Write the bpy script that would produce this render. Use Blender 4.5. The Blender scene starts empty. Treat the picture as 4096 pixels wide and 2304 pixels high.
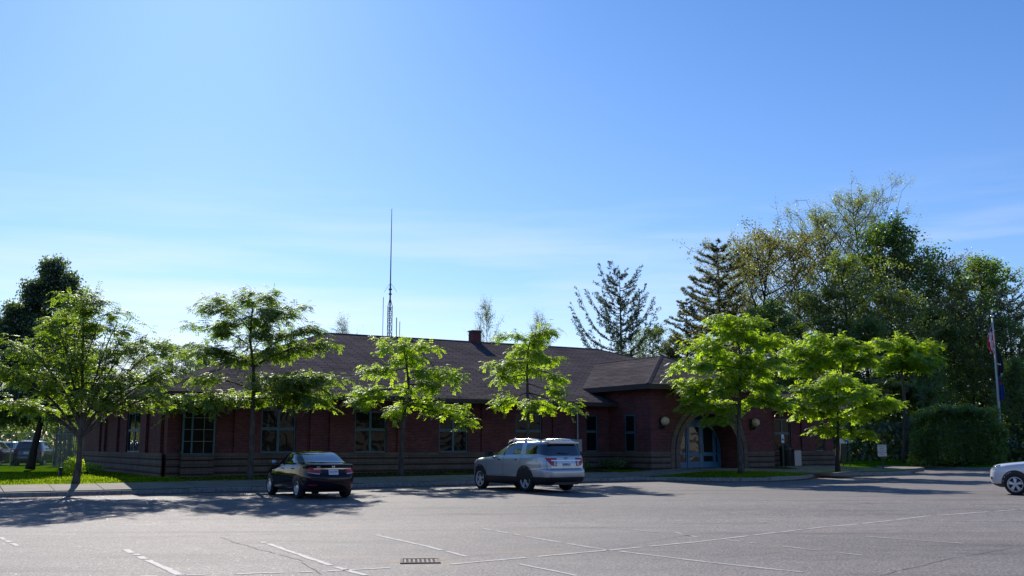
import bpy, bmesh, math, random
import numpy as np
from mathutils import Vector, Matrix, noise
from mathutils.bvhtree import BVHTree
from mathutils.geometry import delaunay_2d_cdt

R = math.radians
PI = math.pi
sc = bpy.context.scene
COL = sc.collection

# ------------------------------------------------------------------ camera
F_PX, CX, CY, HOR, EYE = 4050.0, 2048.0, 1152.0, 1785.0, 1.6
TILT = math.atan((HOR - CY) / F_PX)
cam = bpy.data.cameras.new('camera'); camo = bpy.data.objects.new('camera', cam); COL.objects.link(camo)
cam.sensor_width = 36.0; cam.lens = 36.0 * F_PX / 4096.0
cam.clip_start = 0.1; cam.clip_end = 3000
camo.location = (0, 0, EYE); camo.rotation_euler = (PI / 2 + TILT, 0, 0)
sc.camera = camo

# ------------------------------------------------------------------ light
SUN_EL, SUN_AZ = R(31), R(-18)          # azimuth measured from +Y towards +X
sun = bpy.data.lights.new('sun', 'SUN'); suno = bpy.data.objects.new('sun', sun); COL.objects.link(suno)
sun.energy = 5.0; sun.angle = R(0.5); sun.color = (1.0, 0.94, 0.85)
sd = Vector((math.sin(SUN_AZ) * math.cos(SUN_EL), math.cos(SUN_AZ) * math.cos(SUN_EL), math.sin(SUN_EL)))
suno.rotation_euler = sd.to_track_quat('Z', 'Y').to_euler()
W = bpy.data.worlds.new('World'); sc.world = W; W.use_nodes = True
wn = W.node_tree.nodes; wl = W.node_tree.links
wn.clear()
wo = wn.new('ShaderNodeOutputWorld'); bg = wn.new('ShaderNodeBackground')
sky = wn.new('ShaderNodeTexSky'); sky.sky_type = 'NISHITA'; sky.sun_disc = False
sky.sun_elevation = SUN_EL; sky.sun_rotation = SUN_AZ
sky.air_density = 1.0; sky.dust_density = 0.26; sky.ozone_density = 3.0; sky.altitude = 100
bg.inputs['Strength'].default_value = 0.10
# thin cirrus streaks low in the sky
tc = wn.new('ShaderNodeTexCoord'); mp = wn.new('ShaderNodeMapping')
mp.inputs['Scale'].default_value = (1.0, 0.6, 11.0); mp.inputs['Rotation'].default_value = (0, R(4), 0)
no = wn.new('ShaderNodeTexNoise'); no.inputs['Scale'].default_value = 2.2; no.inputs['Detail'].default_value = 6
no.inputs['Roughness'].default_value = 0.55
cr = wn.new('ShaderNodeMapRange'); cr.inputs['From Min'].default_value = 0.47; cr.inputs['From Max'].default_value = 0.78
sx = wn.new('ShaderNodeSeparateXYZ')
mr2 = wn.new('ShaderNodeMapRange'); mr2.inputs['From Min'].default_value = 0.27; mr2.inputs['From Max'].default_value = 0.10
mu = wn.new('ShaderNodeMath'); mu.operation = 'MULTIPLY'
mu2 = wn.new('ShaderNodeMath'); mu2.operation = 'MULTIPLY'; mu2.inputs[1].default_value = 0.85
mx = wn.new('ShaderNodeMixRGB'); mx.inputs['Color2'].default_value = (8.2, 8.6, 9.2, 1)
tint = wn.new('ShaderNodeMixRGB'); tint.blend_type = 'MULTIPLY'; tint.inputs['Fac'].default_value = 1
tr_ = wn.new('ShaderNodeValToRGB'); tr_.color_ramp.elements[0].position = 0.0; tr_.color_ramp.elements[0].color = (1.16, 1.02, 1.12, 1)
tr_.color_ramp.elements[1].position = 0.5; tr_.color_ramp.elements[1].color = (0.50, 0.80, 1.16, 1)
tr_.color_ramp.elements.new(0.16).color = (0.70, 0.87, 1.16, 1)
wl.new(tc.outputs['Generated'], mp.inputs['Vector']); wl.new(mp.outputs[0], no.inputs['Vector'])
wl.new(no.outputs['Fac'], cr.inputs['Value']); wl.new(tc.outputs['Generated'], sx.inputs[0])
wl.new(sx.outputs['Z'], mr2.inputs['Value']); wl.new(cr.outputs[0], mu.inputs[0]); wl.new(mr2.outputs[0], mu.inputs[1])
wl.new(sx.outputs['Z'], tr_.inputs[0]); wl.new(tr_.outputs[0], tint.inputs['Color2'])
wl.new(mu.outputs[0], mu2.inputs[0]); wl.new(sky.outputs[0], tint.inputs['Color1'])
wl.new(tint.outputs[0], mx.inputs['Color1']); wl.new(mu2.outputs[0], mx.inputs['Fac'])
wl.new(mx.outputs[0], bg.inputs['Color']); wl.new(bg.outputs[0], wo.inputs['Surface'])
sc.view_settings.view_transform = 'Standard'; sc.view_settings.look = 'None'
sc.view_settings.exposure = 0.25; sc.view_settings.gamma = 1.0
sc.cycles.max_bounces = 6; sc.cycles.diffuse_bounces = 3; sc.cycles.glossy_bounces = 3
sc.cycles.transmission_bounces = 4; sc.cycles.transparent_max_bounces = 6
sc.cycles.caustics_reflective = False; sc.cycles.caustics_refractive = False

# ------------------------------------------------------------------ helpers
def tag(o, label=None, cat=None, group=None, kind=None):
    if label: o['label'] = label
    if cat: o['category'] = cat
    if group: o['group'] = group
    if kind: o['kind'] = kind
    return o

def empty(name, loc=(0, 0, 0), rz=0.0, label=None, cat=None, group=None, parent=None):
    o = bpy.data.objects.new(name, None); COL.objects.link(o)
    o.location = loc; o.rotation_euler = (0, 0, rz); o.empty_display_size = 0.2
    if parent: o.parent = parent
    return tag(o, label, cat, group)

def mesh_obj(name, verts, faces, mat=None, parent=None, smooth=False, mats=None, midx=None):
    me = bpy.data.meshes.new(name)
    me.from_pydata([tuple(v) for v in verts], [], [tuple(f) for f in faces])
    for m in (mats or ([mat] if mat else [])): me.materials.append(m)
    if midx is not None: me.polygons.foreach_set('material_index', midx)
    if smooth: me.polygons.foreach_set('use_smooth', [True] * len(me.polygons))
    me.update()
    o = bpy.data.objects.new(name, me); COL.objects.link(o)
    if parent: o.parent = parent
    return o

class MB:
    """collects shapes, builds one mesh"""
    def __init__(s): s.v = []; s.f = []; s.xf = None
    def add(s, vs, fs):
        b = len(s.v)
        if s.xf: vs = [s.xf(*v) for v in vs]
        s.v += [tuple(v) for v in vs]; s.f += [tuple(i + b for i in f) for f in fs]
    def box(s, x0, x1, y0, y1, z0, z1):
        s.add([(x0, y0, z0), (x1, y0, z0), (x1, y1, z0), (x0, y1, z0), (x0, y0, z1), (x1, y0, z1), (x1, y1, z1), (x0, y1, z1)],
              [(0, 3, 2, 1), (4, 5, 6, 7), (0, 1, 5, 4), (1, 2, 6, 5), (2, 3, 7, 6), (3, 0, 4, 7)])
    def tube(s, pts, rad, n=6, cap=True):
        pts = [Vector(p) for p in pts]; m = len(pts)
        if not hasattr(rad, '__len__'): rad = [rad] * m
        vs = []; fs = []
        up = Vector((0, 0, 1)); prev = None
        for i, p in enumerate(pts):
            d = (pts[min(i + 1, m - 1)] - pts[max(i - 1, 0)])
            d = d.normalized() if d.length > 1e-9 else Vector((0, 0, 1))
            a = prev if prev is not None else (Vector((1, 0, 0)) if abs(d.x) < .8 else Vector((0, 1, 0)))
            a = (a - d * a.dot(d)); a = a.normalized() if a.length > 1e-6 else d.orthogonal().normalized()
            prev = a; b = d.cross(a)
            for k in range(n):
                t = 2 * PI * k / n
                vs.append(p + a * (rad[i] * math.cos(t)) + b * (rad[i] * math.sin(t)))
        for i in range(m - 1):
            for k in range(n):
                k2 = (k + 1) % n
                fs.append((i * n + k, i * n + k2, (i + 1) * n + k2, (i + 1) * n + k))
        if cap:
            fs.append(tuple(range(n - 1, -1, -1))); fs.append(tuple((m - 1) * n + k for k in range(n)))
        s.add(vs, fs)
    def lathe(s, prof, n=24, axis='z', cen=(0, 0, 0)):
        """prof list of (r, h)"""
        vs = []; fs = []
        for r, h in prof:
            for k in range(n):
                t = 2 * PI * k / n; a, b = r * math.cos(t), r * math.sin(t)
                v = (a, b, h) if axis == 'z' else ((a, h, b) if axis == 'y' else (h, a, b))
                vs.append((v[0] + cen[0], v[1] + cen[1], v[2] + cen[2]))
        for i in range(len(prof) - 1):
            for k in range(n):
                k2 = (k + 1) % n
                fs.append((i * n + k, i * n + k2, (i + 1) * n + k2, (i + 1) * n + k))
        s.add(vs, fs)
    def build(s, name, mat, parent=None, smooth=False):
        o = mesh_obj(name, s.v, s.f, mat, parent, smooth)
        return o

def fix_normals(o):
    bm = bmesh.new(); bm.from_mesh(o.data); bmesh.ops.recalc_face_normals(bm, faces=bm.faces); bm.to_mesh(o.data); bm.free()
    return o

def ray(px, py):
    a = (px - CX) / F_PX; b = (CY - py) / F_PX
    return Vector((a, math.cos(TILT) - b * math.sin(TILT), math.sin(TILT) + b * math.cos(TILT)))
def at_depth(px, py, Y):
    r = ray(px, py); s = Y / r.y
    return Vector((r.x * s, Y, EYE + r.z * s))
def on_z(px, py, z=0.0):
    r = ray(px, py); s = (z - EYE) / r.z
    return Vector((r.x * s, r.y * s, z))

def on_lot(px, py):
    z = 0.0
    for _ in range(6):
        p = on_z(px, py, z); z = lot_z(p.x, p.y)
    return on_z(px, py, z)
# facade frame: t runs along the front wall, m runs into the building (negative towards the lot)
AF = R(31); UX, UY = math.cos(AF), math.sin(AF); NX, NY = -math.sin(AF), math.cos(AF)
OX, OY = -13.5, 40.0
def TM(t, m, z=0.0): return Vector((OX + UX * t + NX * m, OY + UY * t + NY * m, z))
def tm_of(x, y): x -= OX; y -= OY; return x * UX + y * UY, x * NX + y * NY
def t_at(px, m, py=1785):
    """t where the view ray of column px meets the vertical plane m = const"""
    r = ray(px, py); k = r.x / r.y
    ax, ay = OX + NX * m, OY + NY * m
    return (k * ay - ax) / (UX - k * UY)
def sm(a, b, x):
    x = max(0.0, min(1.0, (x - a) / (b - a))); return x * x * (3 - 2 * x)

# ------------------------------------------------------------------ materials
def newmat(name):
    m = bpy.data.materials.new(name); m.use_nodes = True
    nt = m.node_tree; b = nt.nodes['Principled BSDF']; return m, nt, b
def N(nt, t, **kw):
    n = nt.nodes.new('ShaderNode' + t)
    for k, v in kw.items():
        if k in n.inputs.keys(): n.inputs[k].default_value = v
        else: setattr(n, k.lower() if hasattr(n, k.lower()) else k, v)
    return n
def ramp(nt, stops):
    n = nt.nodes.new('ShaderNodeValToRGB'); e = n.color_ramp.elements
    while len(e) < len(stops): e.new(0.5)
    for i, (p, c) in enumerate(stops):
        e[i].position = p; e[i].color = (c[0], c[1], c[2], 1)
    return n
def flat(name, col, rough=0.6, metal=0.0, spec=0.5, noise_amt=0.0, nscale=8.0, bump=0.0):
    m, nt, b = newmat(name)
    b.inputs['Base Color'].default_value = (*col, 1); b.inputs['Roughness'].default_value = rough
    b.inputs['Metallic'].default_value = metal; b.inputs['Specular IOR Level'].default_value = spec
    tc = N(nt, 'TexCoord'); n = N(nt, 'TexNoise', Scale=nscale, Detail=5.0)
    nt.links.new(tc.outputs['Object'], n.inputs['Vector'])
    if noise_amt > 0:
        k = noise_amt
        r = ramp(nt, [(0.3, [c * (1 - k) for c in col]), (0.7, [min(1, c * (1 + k)) for c in col])])
        nt.links.new(n.outputs['Fac'], r.inputs[0]); nt.links.new(r.outputs[0], b.inputs['Base Color'])
    if bump > 0:
        bp = N(nt, 'Bump', Strength=bump, Distance=0.02)
        nt.links.new(n.outputs['Fac'], bp.inputs['Height']); nt.links.new(bp.outputs[0], b.inputs['Normal'])
    return m

def asphalt_mat():
    m, nt, b = newmat('asphalt'); L = nt.links.new
    tc = N(nt, 'TexCoord')
    big = N(nt, 'TexNoise', Scale=0.16, Detail=5.0, Roughness=0.6); fine = N(nt, 'TexNoise', Scale=22.0, Detail=4.0, Roughness=0.75)
    vor = N(nt, 'TexVoronoi', Scale=42.0); mid = N(nt, 'TexNoise', Scale=2.2, Detail=6.0, Roughness=0.7)
    mp = N(nt, 'Mapping'); mp.inputs['Rotation'].default_value = (0, 0, -AF); mp.inputs['Scale'].default_value = (0.25, 1.4, 1)
    L(tc.outputs['Object'], mp.inputs[0]); L(mp.outputs[0], big.inputs['Vector'])
    for x in (fine, vor, mid): L(tc.outputs['Object'], x.inputs['Vector'])
    r1 = ramp(nt, [(0.25, (0.145, 0.132, 0.129)), (0.5, (0.188, 0.169, 0.164)), (0.8, (0.24, 0.215, 0.203))])
    L(big.outputs['Fac'], r1.inputs[0])
    r2 = ramp(nt, [(0.34, (0.3, 0.3, 0.31)), (0.5, (0.95, 0.95, 0.95)), (0.68, (1.9, 1.87, 1.8))]); L(fine.outputs['Fac'], r2.inputs[0])
    r3 = ramp(nt, [(0.3, (0.83, 0.83, 0.84)), (0.7, (1.15, 1.13, 1.1))]); L(mid.outputs['Fac'], r3.inputs[0])
    m1 = N(nt, 'MixRGB'); m1.blend_type = 'MULTIPLY'; m1.inputs[0].default_value = 1
    m2 = N(nt, 'MixRGB'); m2.blend_type = 'MULTIPLY'; m2.inputs[0].default_value = 1
    L(r1.outputs[0], m1.inputs[1]); L(r2.outputs[0], m1.inputs[2]); L(m1.outputs[0], m2.inputs[1]); L(r3.outputs[0], m2.inputs[2])
    # pale chips, the asphalt's sparkle put into their colour
    vr = ramp(nt, [(0.0, (1, 1, 1)), (0.93, (0, 0, 0)), (0.97, (1, 1, 1))]);
    sep = N(nt, 'SeparateColor'); L(vor.outputs['Color'], sep.inputs[0])
    gt = N(nt, 'Math'); gt.operation = 'GREATER_THAN'; gt.inputs[1].default_value = 0.972; L(sep.outputs[0], gt.inputs[0])
    lt = N(nt, 'Math'); lt.operation = 'LESS_THAN'; lt.inputs[1].default_value = 0.42; L(vor.outputs['Distance'], lt.inputs[0])
    an = N(nt, 'Math'); an.operation = 'MULTIPLY'; L(gt.outputs[0], an.inputs[0]); L(lt.outputs[0], an.inputs[1])
    m3 = N(nt, 'MixRGB'); m3.inputs[2].default_value = (0.75, 0.74, 0.7, 1); L(an.outputs[0], m3.inputs[0]); L(m2.outputs[0], m3.inputs[1])
    sn = N(nt, 'TexNoise', Scale=0.42, Detail=7.0, Roughness=0.62); L(tc.outputs['Object'], sn.inputs['Vector'])
    sr = ramp(nt, [(0.56, (0, 0, 0)), (0.72, (1, 1, 1))]); L(sn.outputs['Fac'], sr.inputs[0])
    sm_ = N(nt, 'Math'); sm_.operation = 'MULTIPLY'; sm_.inputs[1].default_value = 0.4; L(sr.outputs[0], sm_.inputs[0])
    m4 = N(nt, 'MixRGB'); m4.inputs[2].default_value = (0.27, 0.22, 0.17, 1); L(sm_.outputs[0], m4.inputs[0]); L(m3.outputs[0], m4.inputs[1])
    on = N(nt, 'TexNoise', Scale=0.85, Detail=3.0, Roughness=0.5); L(mp.outputs[0], on.inputs['Vector'])
    orr = ramp(nt, [(0.25, (0.58, 0.58, 0.6)), (0.44, (1, 1, 1)), (0.58, (1, 1, 1)), (0.8, (1.2, 1.17, 1.13))]); L(on.outputs['Fac'], orr.inputs[0])
    m5 = N(nt, 'MixRGB'); m5.blend_type = 'MULTIPLY'; m5.inputs[0].default_value = 1; L(m4.outputs[0], m5.inputs[1]); L(orr.outputs[0], m5.inputs[2])
    prev = m5.outputs[0]
    for (px, py, sx_, sy_, am) in ((1680, 2240, .75, .75, .55), (2120, 2205, 1.5, .35, .35), (1370, 2222, 1.2, .3, .3), (3900, 2150, 1.6, .5, .2)):   # dry silt where rain water stands
        q = on_z(px, py, -.2); mq = N(nt, 'Mapping'); mq.inputs['Location'].default_value = (-q.x / sx_, -q.y / sy_, 0); mq.inputs['Scale'].default_value = (1 / sx_, 1 / sy_, 0)
        L(tc.outputs['Object'], mq.inputs[0]); ln = N(nt, 'VectorMath'); ln.operation = 'LENGTH'; L(mq.outputs[0], ln.inputs[0])
        ad = N(nt, 'Math'); ad.operation = 'ADD'; L(ln.outputs['Value'], ad.inputs[0]); L(mid.outputs['Fac'], ad.inputs[1])
        mr = N(nt, 'MapRange'); mr.inputs['From Min'].default_value = 1.5; mr.inputs['From Max'].default_value = 0.8; mr.inputs['To Max'].default_value = am; L(ad.outputs[0], mr.inputs['Value'])
        mz = N(nt, 'MixRGB'); mz.inputs[2].default_value = (0.33, 0.24, 0.16, 1); L(mr.outputs[0], mz.inputs[0]); L(prev, mz.inputs[1]); prev = mz.outputs[0]
    L(prev, b.inputs['Base Color'])
    ro = N(nt, 'MapRange'); ro.inputs['To Min'].default_value = 0.8; ro.inputs['To Max'].default_value = 0.25
    L(an.outputs[0], ro.inputs['Value']); L(ro.outputs[0], b.inputs['Roughness'])
    b.inputs['Specular IOR Level'].default_value = 0.35
    bp = N(nt, 'Bump', Strength=0.9, Distance=0.012); L(fine.outputs['Fac'], bp.inputs['Height']); L(bp.outputs[0], b.inputs['Normal'])
    return m

def brick_mat(name, c1, c2, mortar, bw=0.2, bh=0.067, ms=0.01, rough=0.85, bump=0.5, soldier=False):
    """brick courses; uses object coordinates x+y run and z height"""
    m, nt, b = newmat(name); L = nt.links.new
    tc = N(nt, 'TexCoord'); sp = N(nt, 'SeparateXYZ'); cb = N(nt, 'CombineXYZ'); ad = N(nt, 'Math'); ad.operation = 'ADD'
    L(tc.outputs['Object'], sp.inputs[0]); L(sp.outputs[0], ad.inputs[0]); L(sp.outputs[1], ad.inputs[1])
    L(ad.outputs[0], cb.inputs[0]); L(sp.outputs[2], cb.inputs[1])
    bt = N(nt, 'TexBrick'); bt.inputs['Scale'].default_value = 1.0
    bt.inputs['Brick Width'].default_value = bw; bt.inputs['Row Height'].default_value = bh; bt.inputs['Mortar Size'].default_value = ms
    bt.inputs['Color1'].default_value = (*c1, 1); bt.inputs['Color2'].default_value = (*c2, 1); bt.inputs['Mortar'].default_value = (*mortar, 1)
    bt.inputs['Mortar Smooth'].default_value = 0.3
    L(cb.outputs[0], bt.inputs['Vector'])
    no = N(nt, 'TexNoise', Scale=1.3, Detail=6.0, Roughness=0.65); L(tc.outputs['Object'], no.inputs['Vector'])
    r = ramp(nt, [(0.3, (0.78, 0.78, 0.8)), (0.7, (1.2, 1.17, 1.12))]); L(no.outputs['Fac'], r.inputs[0])
    mm = N(nt, 'MixRGB'); mm.blend_type = 'MULTIPLY'; mm.inputs[0].default_value = 1
    L(bt.outputs['Color'], mm.inputs[1]); L(r.outputs[0], mm.inputs[2]); L(mm.outputs[0], b.inputs['Base Color'])
    b.inputs['Roughness'].default_value = rough; b.inputs['Specular IOR Level'].default_value = 0.25
    inv = N(nt, 'Math'); inv.operation = 'SUBTRACT'; inv.inputs[0].default_value = 1; L(bt.outputs['Fac'], inv.inputs[1])
    bp = N(nt, 'Bump', Strength=bump, Distance=0.01); L(inv.outputs[0], bp.inputs['Height']); L(bp.outputs[0], b.inputs['Normal'])
    return m

def shingle_mat():
    m, nt, b = newmat('shingle'); L = nt.links.new
    tc = N(nt, 'TexCoord'); sp = N(nt, 'SeparateXYZ'); cb = N(nt, 'CombineXYZ')
    L(tc.outputs['UV'], sp.inputs[0]); L(sp.outputs[0], cb.inputs[0]); L(sp.outputs[1], cb.inputs[1])
    bt = N(nt, 'TexBrick'); bt.inputs['Scale'].default_value = 1.0
    bt.inputs['Brick Width'].default_value = 1.0; bt.inputs['Row Height'].default_value = 0.20; bt.inputs['Mortar Size'].default_value = 0.028
    bt.inputs['Color1'].default_value = (0.092, 0.082, 0.084, 1); bt.inputs['Color2'].default_value = (0.140, 0.122, 0.124, 1)
    bt.inputs['Mortar'].default_value = (0.034, 0.030, 0.032, 1)
    L(cb.outputs[0], bt.inputs['Vector'])
    no = N(nt, 'TexNoise', Scale=0.5, Detail=7.0, Roughness=0.6); L(cb.outputs[0], no.inputs['Vector'])
    r = ramp(nt, [(0.3, (0.82, 0.82, 0.84)), (0.7, (1.18, 1.16, 1.14))]); L(no.outputs['Fac'], r.inputs[0])
    mm = N(nt, 'MixRGB'); mm.blend_type = 'MULTIPLY'; mm.inputs[0].default_value = 1
    L(bt.outputs['Color'], mm.inputs[1]); L(r.outputs[0], mm.inputs[2]); L(mm.outputs[0], b.inputs['Base Color'])
    b.inputs['Roughness'].default_value = 0.9; b.inputs['Specular IOR Level'].default_value = 0.0
    # each course steps down to the one below
    fr = N(nt, 'Math'); fr.operation = 'DIVIDE'; fr.inputs[1].default_value = 0.20; L(sp.outputs[1], fr.inputs[0])
    fc = N(nt, 'Math'); fc.operation = 'FRACT'; L(fr.outputs[0], fc.inputs[0])
    iv = N(nt, 'Math'); iv.operation = 'SUBTRACT'; iv.inputs[0].default_value = 1; L(fc.outputs[0], iv.inputs[1])
    bp = N(nt, 'Bump', Strength=0.5, Distance=0.04); L(iv.outputs[0], bp.inputs['Height']); L(bp.outputs[0], b.inputs['Normal'])
    return m

def leaf_mat(name, col, trans, tmix=0.5, var=0.35, gloss=0.10, rough=0.45):
    m = bpy.data.materials.new(name); m.use_nodes = True; nt = m.node_tree; nt.nodes.clear(); L = nt.links.new
    out = N(nt, 'OutputMaterial'); df = N(nt, 'BsdfDiffuse'); tr = N(nt, 'BsdfTranslucent'); gl = N(nt, 'BsdfGlossy')
    tc = N(nt, 'TexCoord'); no = N(nt, 'TexNoise', Scale=1.1, Detail=4.0, Roughness=0.7); L(tc.outputs['Object'], no.inputs['Vector'])
    for sh, c in ((df, col), (tr, trans)):
        r = ramp(nt, [(0.3, [x * (1 - var) for x in c]), (0.52, c), (0.75, [min(1, c[0] * (1 + var * 1.4)), min(1, c[1] * (1 + var)), c[2]])])
        L(no.outputs['Fac'], r.inputs[0]); L(r.outputs[0], sh.inputs['Color'])
    gl.inputs['Roughness'].default_value = rough; gl.inputs['Color'].default_value = (0.9, 0.95, 0.9, 1)
    a = N(nt, 'MixShader'); a.inputs[0].default_value = tmix; L(df.outputs[0], a.inputs[1]); L(tr.outputs[0], a.inputs[2])
    b = N(nt, 'MixShader'); b.inputs[0].default_value = gloss; L(a.outputs[0], b.inputs[1]); L(gl.outputs[0], b.inputs[2])
    L(b.outputs[0], out.inputs['Surface'])
    return m

def paint_mat(name, col, metal=0.0, rough=0.28, coat=1.0, film=.35, spec=.5):
    m, nt, b = newmat(name)
    b.inputs['Base Color'].default_value = (*col, 1); b.inputs['Metallic'].default_value = metal
    b.inputs['Specular IOR Level'].default_value = spec; b.inputs['Roughness'].default_value = rough; b.inputs['Coat Weight'].default_value = coat; b.inputs['Coat Roughness'].default_value = 0.04
    # faint road film low on the body
    L = nt.links.new
    tc = N(nt, 'TexCoord'); sp = N(nt, 'SeparateXYZ'); L(tc.outputs['Object'], sp.inputs[0])
    no = N(nt, 'TexNoise', Scale=5.0, Detail=5.0); L(tc.outputs['Object'], no.inputs['Vector'])
    mr = N(nt, 'MapRange'); mr.inputs['From Min'].default_value = 0.8; mr.inputs['From Max'].default_value = 0.3; L(sp.outputs[2], mr.inputs['Value'])
    mu = N(nt, 'Math'); mu.operation = 'MULTIPLY'; L(mr.outputs[0], mu.inputs[0]); L(no.outputs['Fac'], mu.inputs[1])
    mq = N(nt, 'Math'); mq.operation = 'MULTIPLY'; mq.inputs[1].default_value = film; L(mu.outputs[0], mq.inputs[0])
    mx = N(nt, 'MixRGB'); mx.inputs[1].default_value = (*col, 1); mx.inputs[2].default_value = (0.13, 0.115, 0.10, 1); L(mq.outputs[0], mx.inputs[0])
    L(mx.outputs[0], b.inputs['Base Color'])
    return m

def glass_mat(name, col=(0.01, 0.013, 0.015), rough=0.03, wob=0.0, spec=0.5, wscale=1.5):
    m, nt, b = newmat(name)
    b.inputs['Base Color'].default_value = (*col, 1); b.inputs['Roughness'].default_value = rough
    b.inputs['Specular IOR Level'].default_value = spec; b.inputs['IOR'].default_value = 1.52
    if wob > 0:
        L = nt.links.new; tc = N(nt, 'TexCoord'); no = N(nt, 'TexNoise', Scale=wscale, Detail=1.0, Distortion=1.5)
        L(tc.outputs['Object'], no.inputs['Vector']); bp = N(nt, 'Bump', Strength=wob, Distance=0.05)
        L(no.outputs['Fac'], bp.inputs['Height']); L(bp.outputs[0], b.inputs['Normal'])
    return m

def bark_mat(name, c, c2, sc_=9.0):
    m, nt, b = newmat(name); L = nt.links.new
    tc = N(nt, 'TexCoord'); mp = N(nt, 'Mapping'); mp.inputs['Scale'].default_value = (1, 1, 0.3); L(tc.outputs['Object'], mp.inputs[0])
    no = N(nt, 'TexNoise', Scale=sc_, Detail=6.0, Roughness=0.7); L(mp.outputs[0], no.inputs['Vector'])
    r = ramp(nt, [(0.35, c), (0.62, c2)]); L(no.outputs['Fac'], r.inputs[0]); L(r.outputs[0], b.inputs['Base Color'])
    b.inputs['Roughness'].default_value = 0.9; b.inputs['Specular IOR Level'].default_value = 0.2
    bp = N(nt, 'Bump', Strength=0.8, Distance=0.02); L(no.outputs['Fac'], bp.inputs['Height']); L(bp.outputs[0], b.inputs['Normal'])
    return m

M = {}
M['asphalt'] = asphalt_mat()
M['line'] = flat('worn_line_paint', (0.42, 0.40, 0.385), 0.8, noise_amt=0.25, nscale=30)
M['crack'] = flat('crack_fill', (0.03, 0.027, 0.025), 0.9)
M['concrete'] = flat('concrete', (0.215, 0.185, 0.16), 0.9, noise_amt=0.22, nscale=1.6, bump=0.2)
M['granite'] = flat('granite', (0.27, 0.26, 0.25), 0.85, noise_amt=0.35, nscale=9, bump=0.5)
M['debris'] = flat('pine_debris', (0.24, 0.08, 0.035), 0.95, noise_amt=0.5, nscale=25, bump=0.4)
M['soil_grass'] = flat('turf', (0.06, 0.125, 0.004), 1.0, spec=0.0, noise_amt=0.5, nscale=3.5, bump=0.5)
M['brick'] = brick_mat('red_brick', (0.20, 0.046, 0.046), (0.105, 0.025, 0.030), (0.14, 0.095, 0.095))
M['brickband'] = brick_mat('dark_brick_band', (0.085, 0.028, 0.026), (0.06, 0.022, 0.022), (0.05, 0.03, 0.03))
M['block'] = brick_mat('split_face_block', (0.17, 0.125, 0.105), (0.14, 0.105, 0.09), (0.075, 0.06, 0.055), bw=0.6, bh=0.30, ms=0.012, bump=0.5)
M['shingle'] = shingle_mat()
M['ridgecap'] = flat('ridge_shingle', (0.10, 0.085, 0.088), 1.0, spec=0.0, noise_amt=0.25, nscale=6)
M['fascia'] = flat('brown_fascia', (0.055, 0.04, 0.035), 0.7, noise_amt=0.2)
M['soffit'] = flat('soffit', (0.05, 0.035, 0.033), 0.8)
M['tealframe'] = flat('teal_window_frame', (0.055, 0.12, 0.15), 0.5, noise_amt=0.1)
M['bluedoor'] = flat('blue_door_paint', (0.05, 0.155, 0.29), 0.45, noise_amt=0.12, nscale=3)
M['pane'] = glass_mat('window_pane', (0.010, 0.012, 0.012), 0.04, wob=0.22, spec=0.11, wscale=1.4)
M['panein'] = glass_mat('door_pane', (0.02, 0.022, 0.02), 0.04, wob=0.2)
M['globe'] = flat('cream_globe', (0.60, 0.47, 0.28), 0.35)
M['blackmetal'] = flat('black_metal', (0.02, 0.02, 0.022), 0.5)
M['steel'] = flat('galvanised_steel', (0.30, 0.31, 0.33), 0.45, metal=0.6)
M['antsteel'] = flat('antenna_steel', (0.10, 0.13, 0.17), 0.5, metal=0.5)
M['whitepaint'] = flat('white_paint', (0.55, 0.56, 0.58), 0.45)
M['beigeplastic'] = flat('beige_plastic', (0.45, 0.45, 0.42), 0.5)
M['signred'] = flat('sign_red', (0.35, 0.02, 0.02), 0.5)
M['signblue'] = flat('sign_blue', (0.02, 0.16, 0.45), 0.4)
M['signwhite'] = flat('sign_white', (0.78, 0.78, 0.8), 0.4)
M['signgreen'] = flat('sign_post_green', (0.03, 0.05, 0.035), 0.6)
M['rubber'] = flat('tyre_rubber', (0.018, 0.018, 0.02), 0.85, noise_amt=0.2)
M['rim'] = flat('alloy_rim', (0.62, 0.63, 0.65), 0.35, metal=0.55)
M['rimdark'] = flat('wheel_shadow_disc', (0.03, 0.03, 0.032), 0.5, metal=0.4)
M['chrome'] = flat('chrome', (0.75, 0.76, 0.78), 0.12, metal=1.0)
M['carblack'] = flat('black_trim', (0.015, 0.015, 0.017), 0.5)
M['carglass'] = glass_mat('car_glass', (0.006, 0.010, 0.016), 0.02, spec=1.0)
M['carglass'].node_tree.nodes['Principled BSDF'].inputs['IOR'].default_value = 1.75
M['redlamp'] = flat('red_lamp', (0.42, 0.012, 0.03), 0.12)
M['clearlamp'] = flat('clear_lamp', (0.55, 0.53, 0.5), 0.12)
M['silver'] = paint_mat('silver_paint', (0.50, 0.52, 0.55), metal=0.55, rough=0.33)
M['navy'] = paint_mat('dark_violet_paint', (0.007, 0.005, 0.011), metal=0.0, rough=0.5, coat=.85, film=.0, spec=.0)
M['white_car'] = paint_mat('white_car_paint', (0.72, 0.74, 0.78), metal=0.1, rough=0.3)
M['darkcar'] = paint_mat('dark_car_paint', (0.03, 0.03, 0.035), metal=0.3, rough=0.3)
M['maroon'] = paint_mat('maroon_car_paint', (0.10, 0.015, 0.02), metal=0.3, rough=0.3)
M['bark'] = bark_mat('grey_bark', (0.045, 0.035, 0.03), (0.13, 0.115, 0.095))
M['barkdark'] = bark_mat('dark_bark', (0.03, 0.024, 0.022), (0.065, 0.052, 0.045))
M['leaf_locust'] = leaf_mat('locust_leaf', (0.07, 0.12, 0.018), (0.40, 0.58, 0.03), 0.64, gloss=.09)
M['leaf_bright'] = leaf_mat('bright_leaf', (0.08, 0.15, 0.010), (0.58, 0.82, 0.02), 0.70, gloss=.08)
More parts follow.
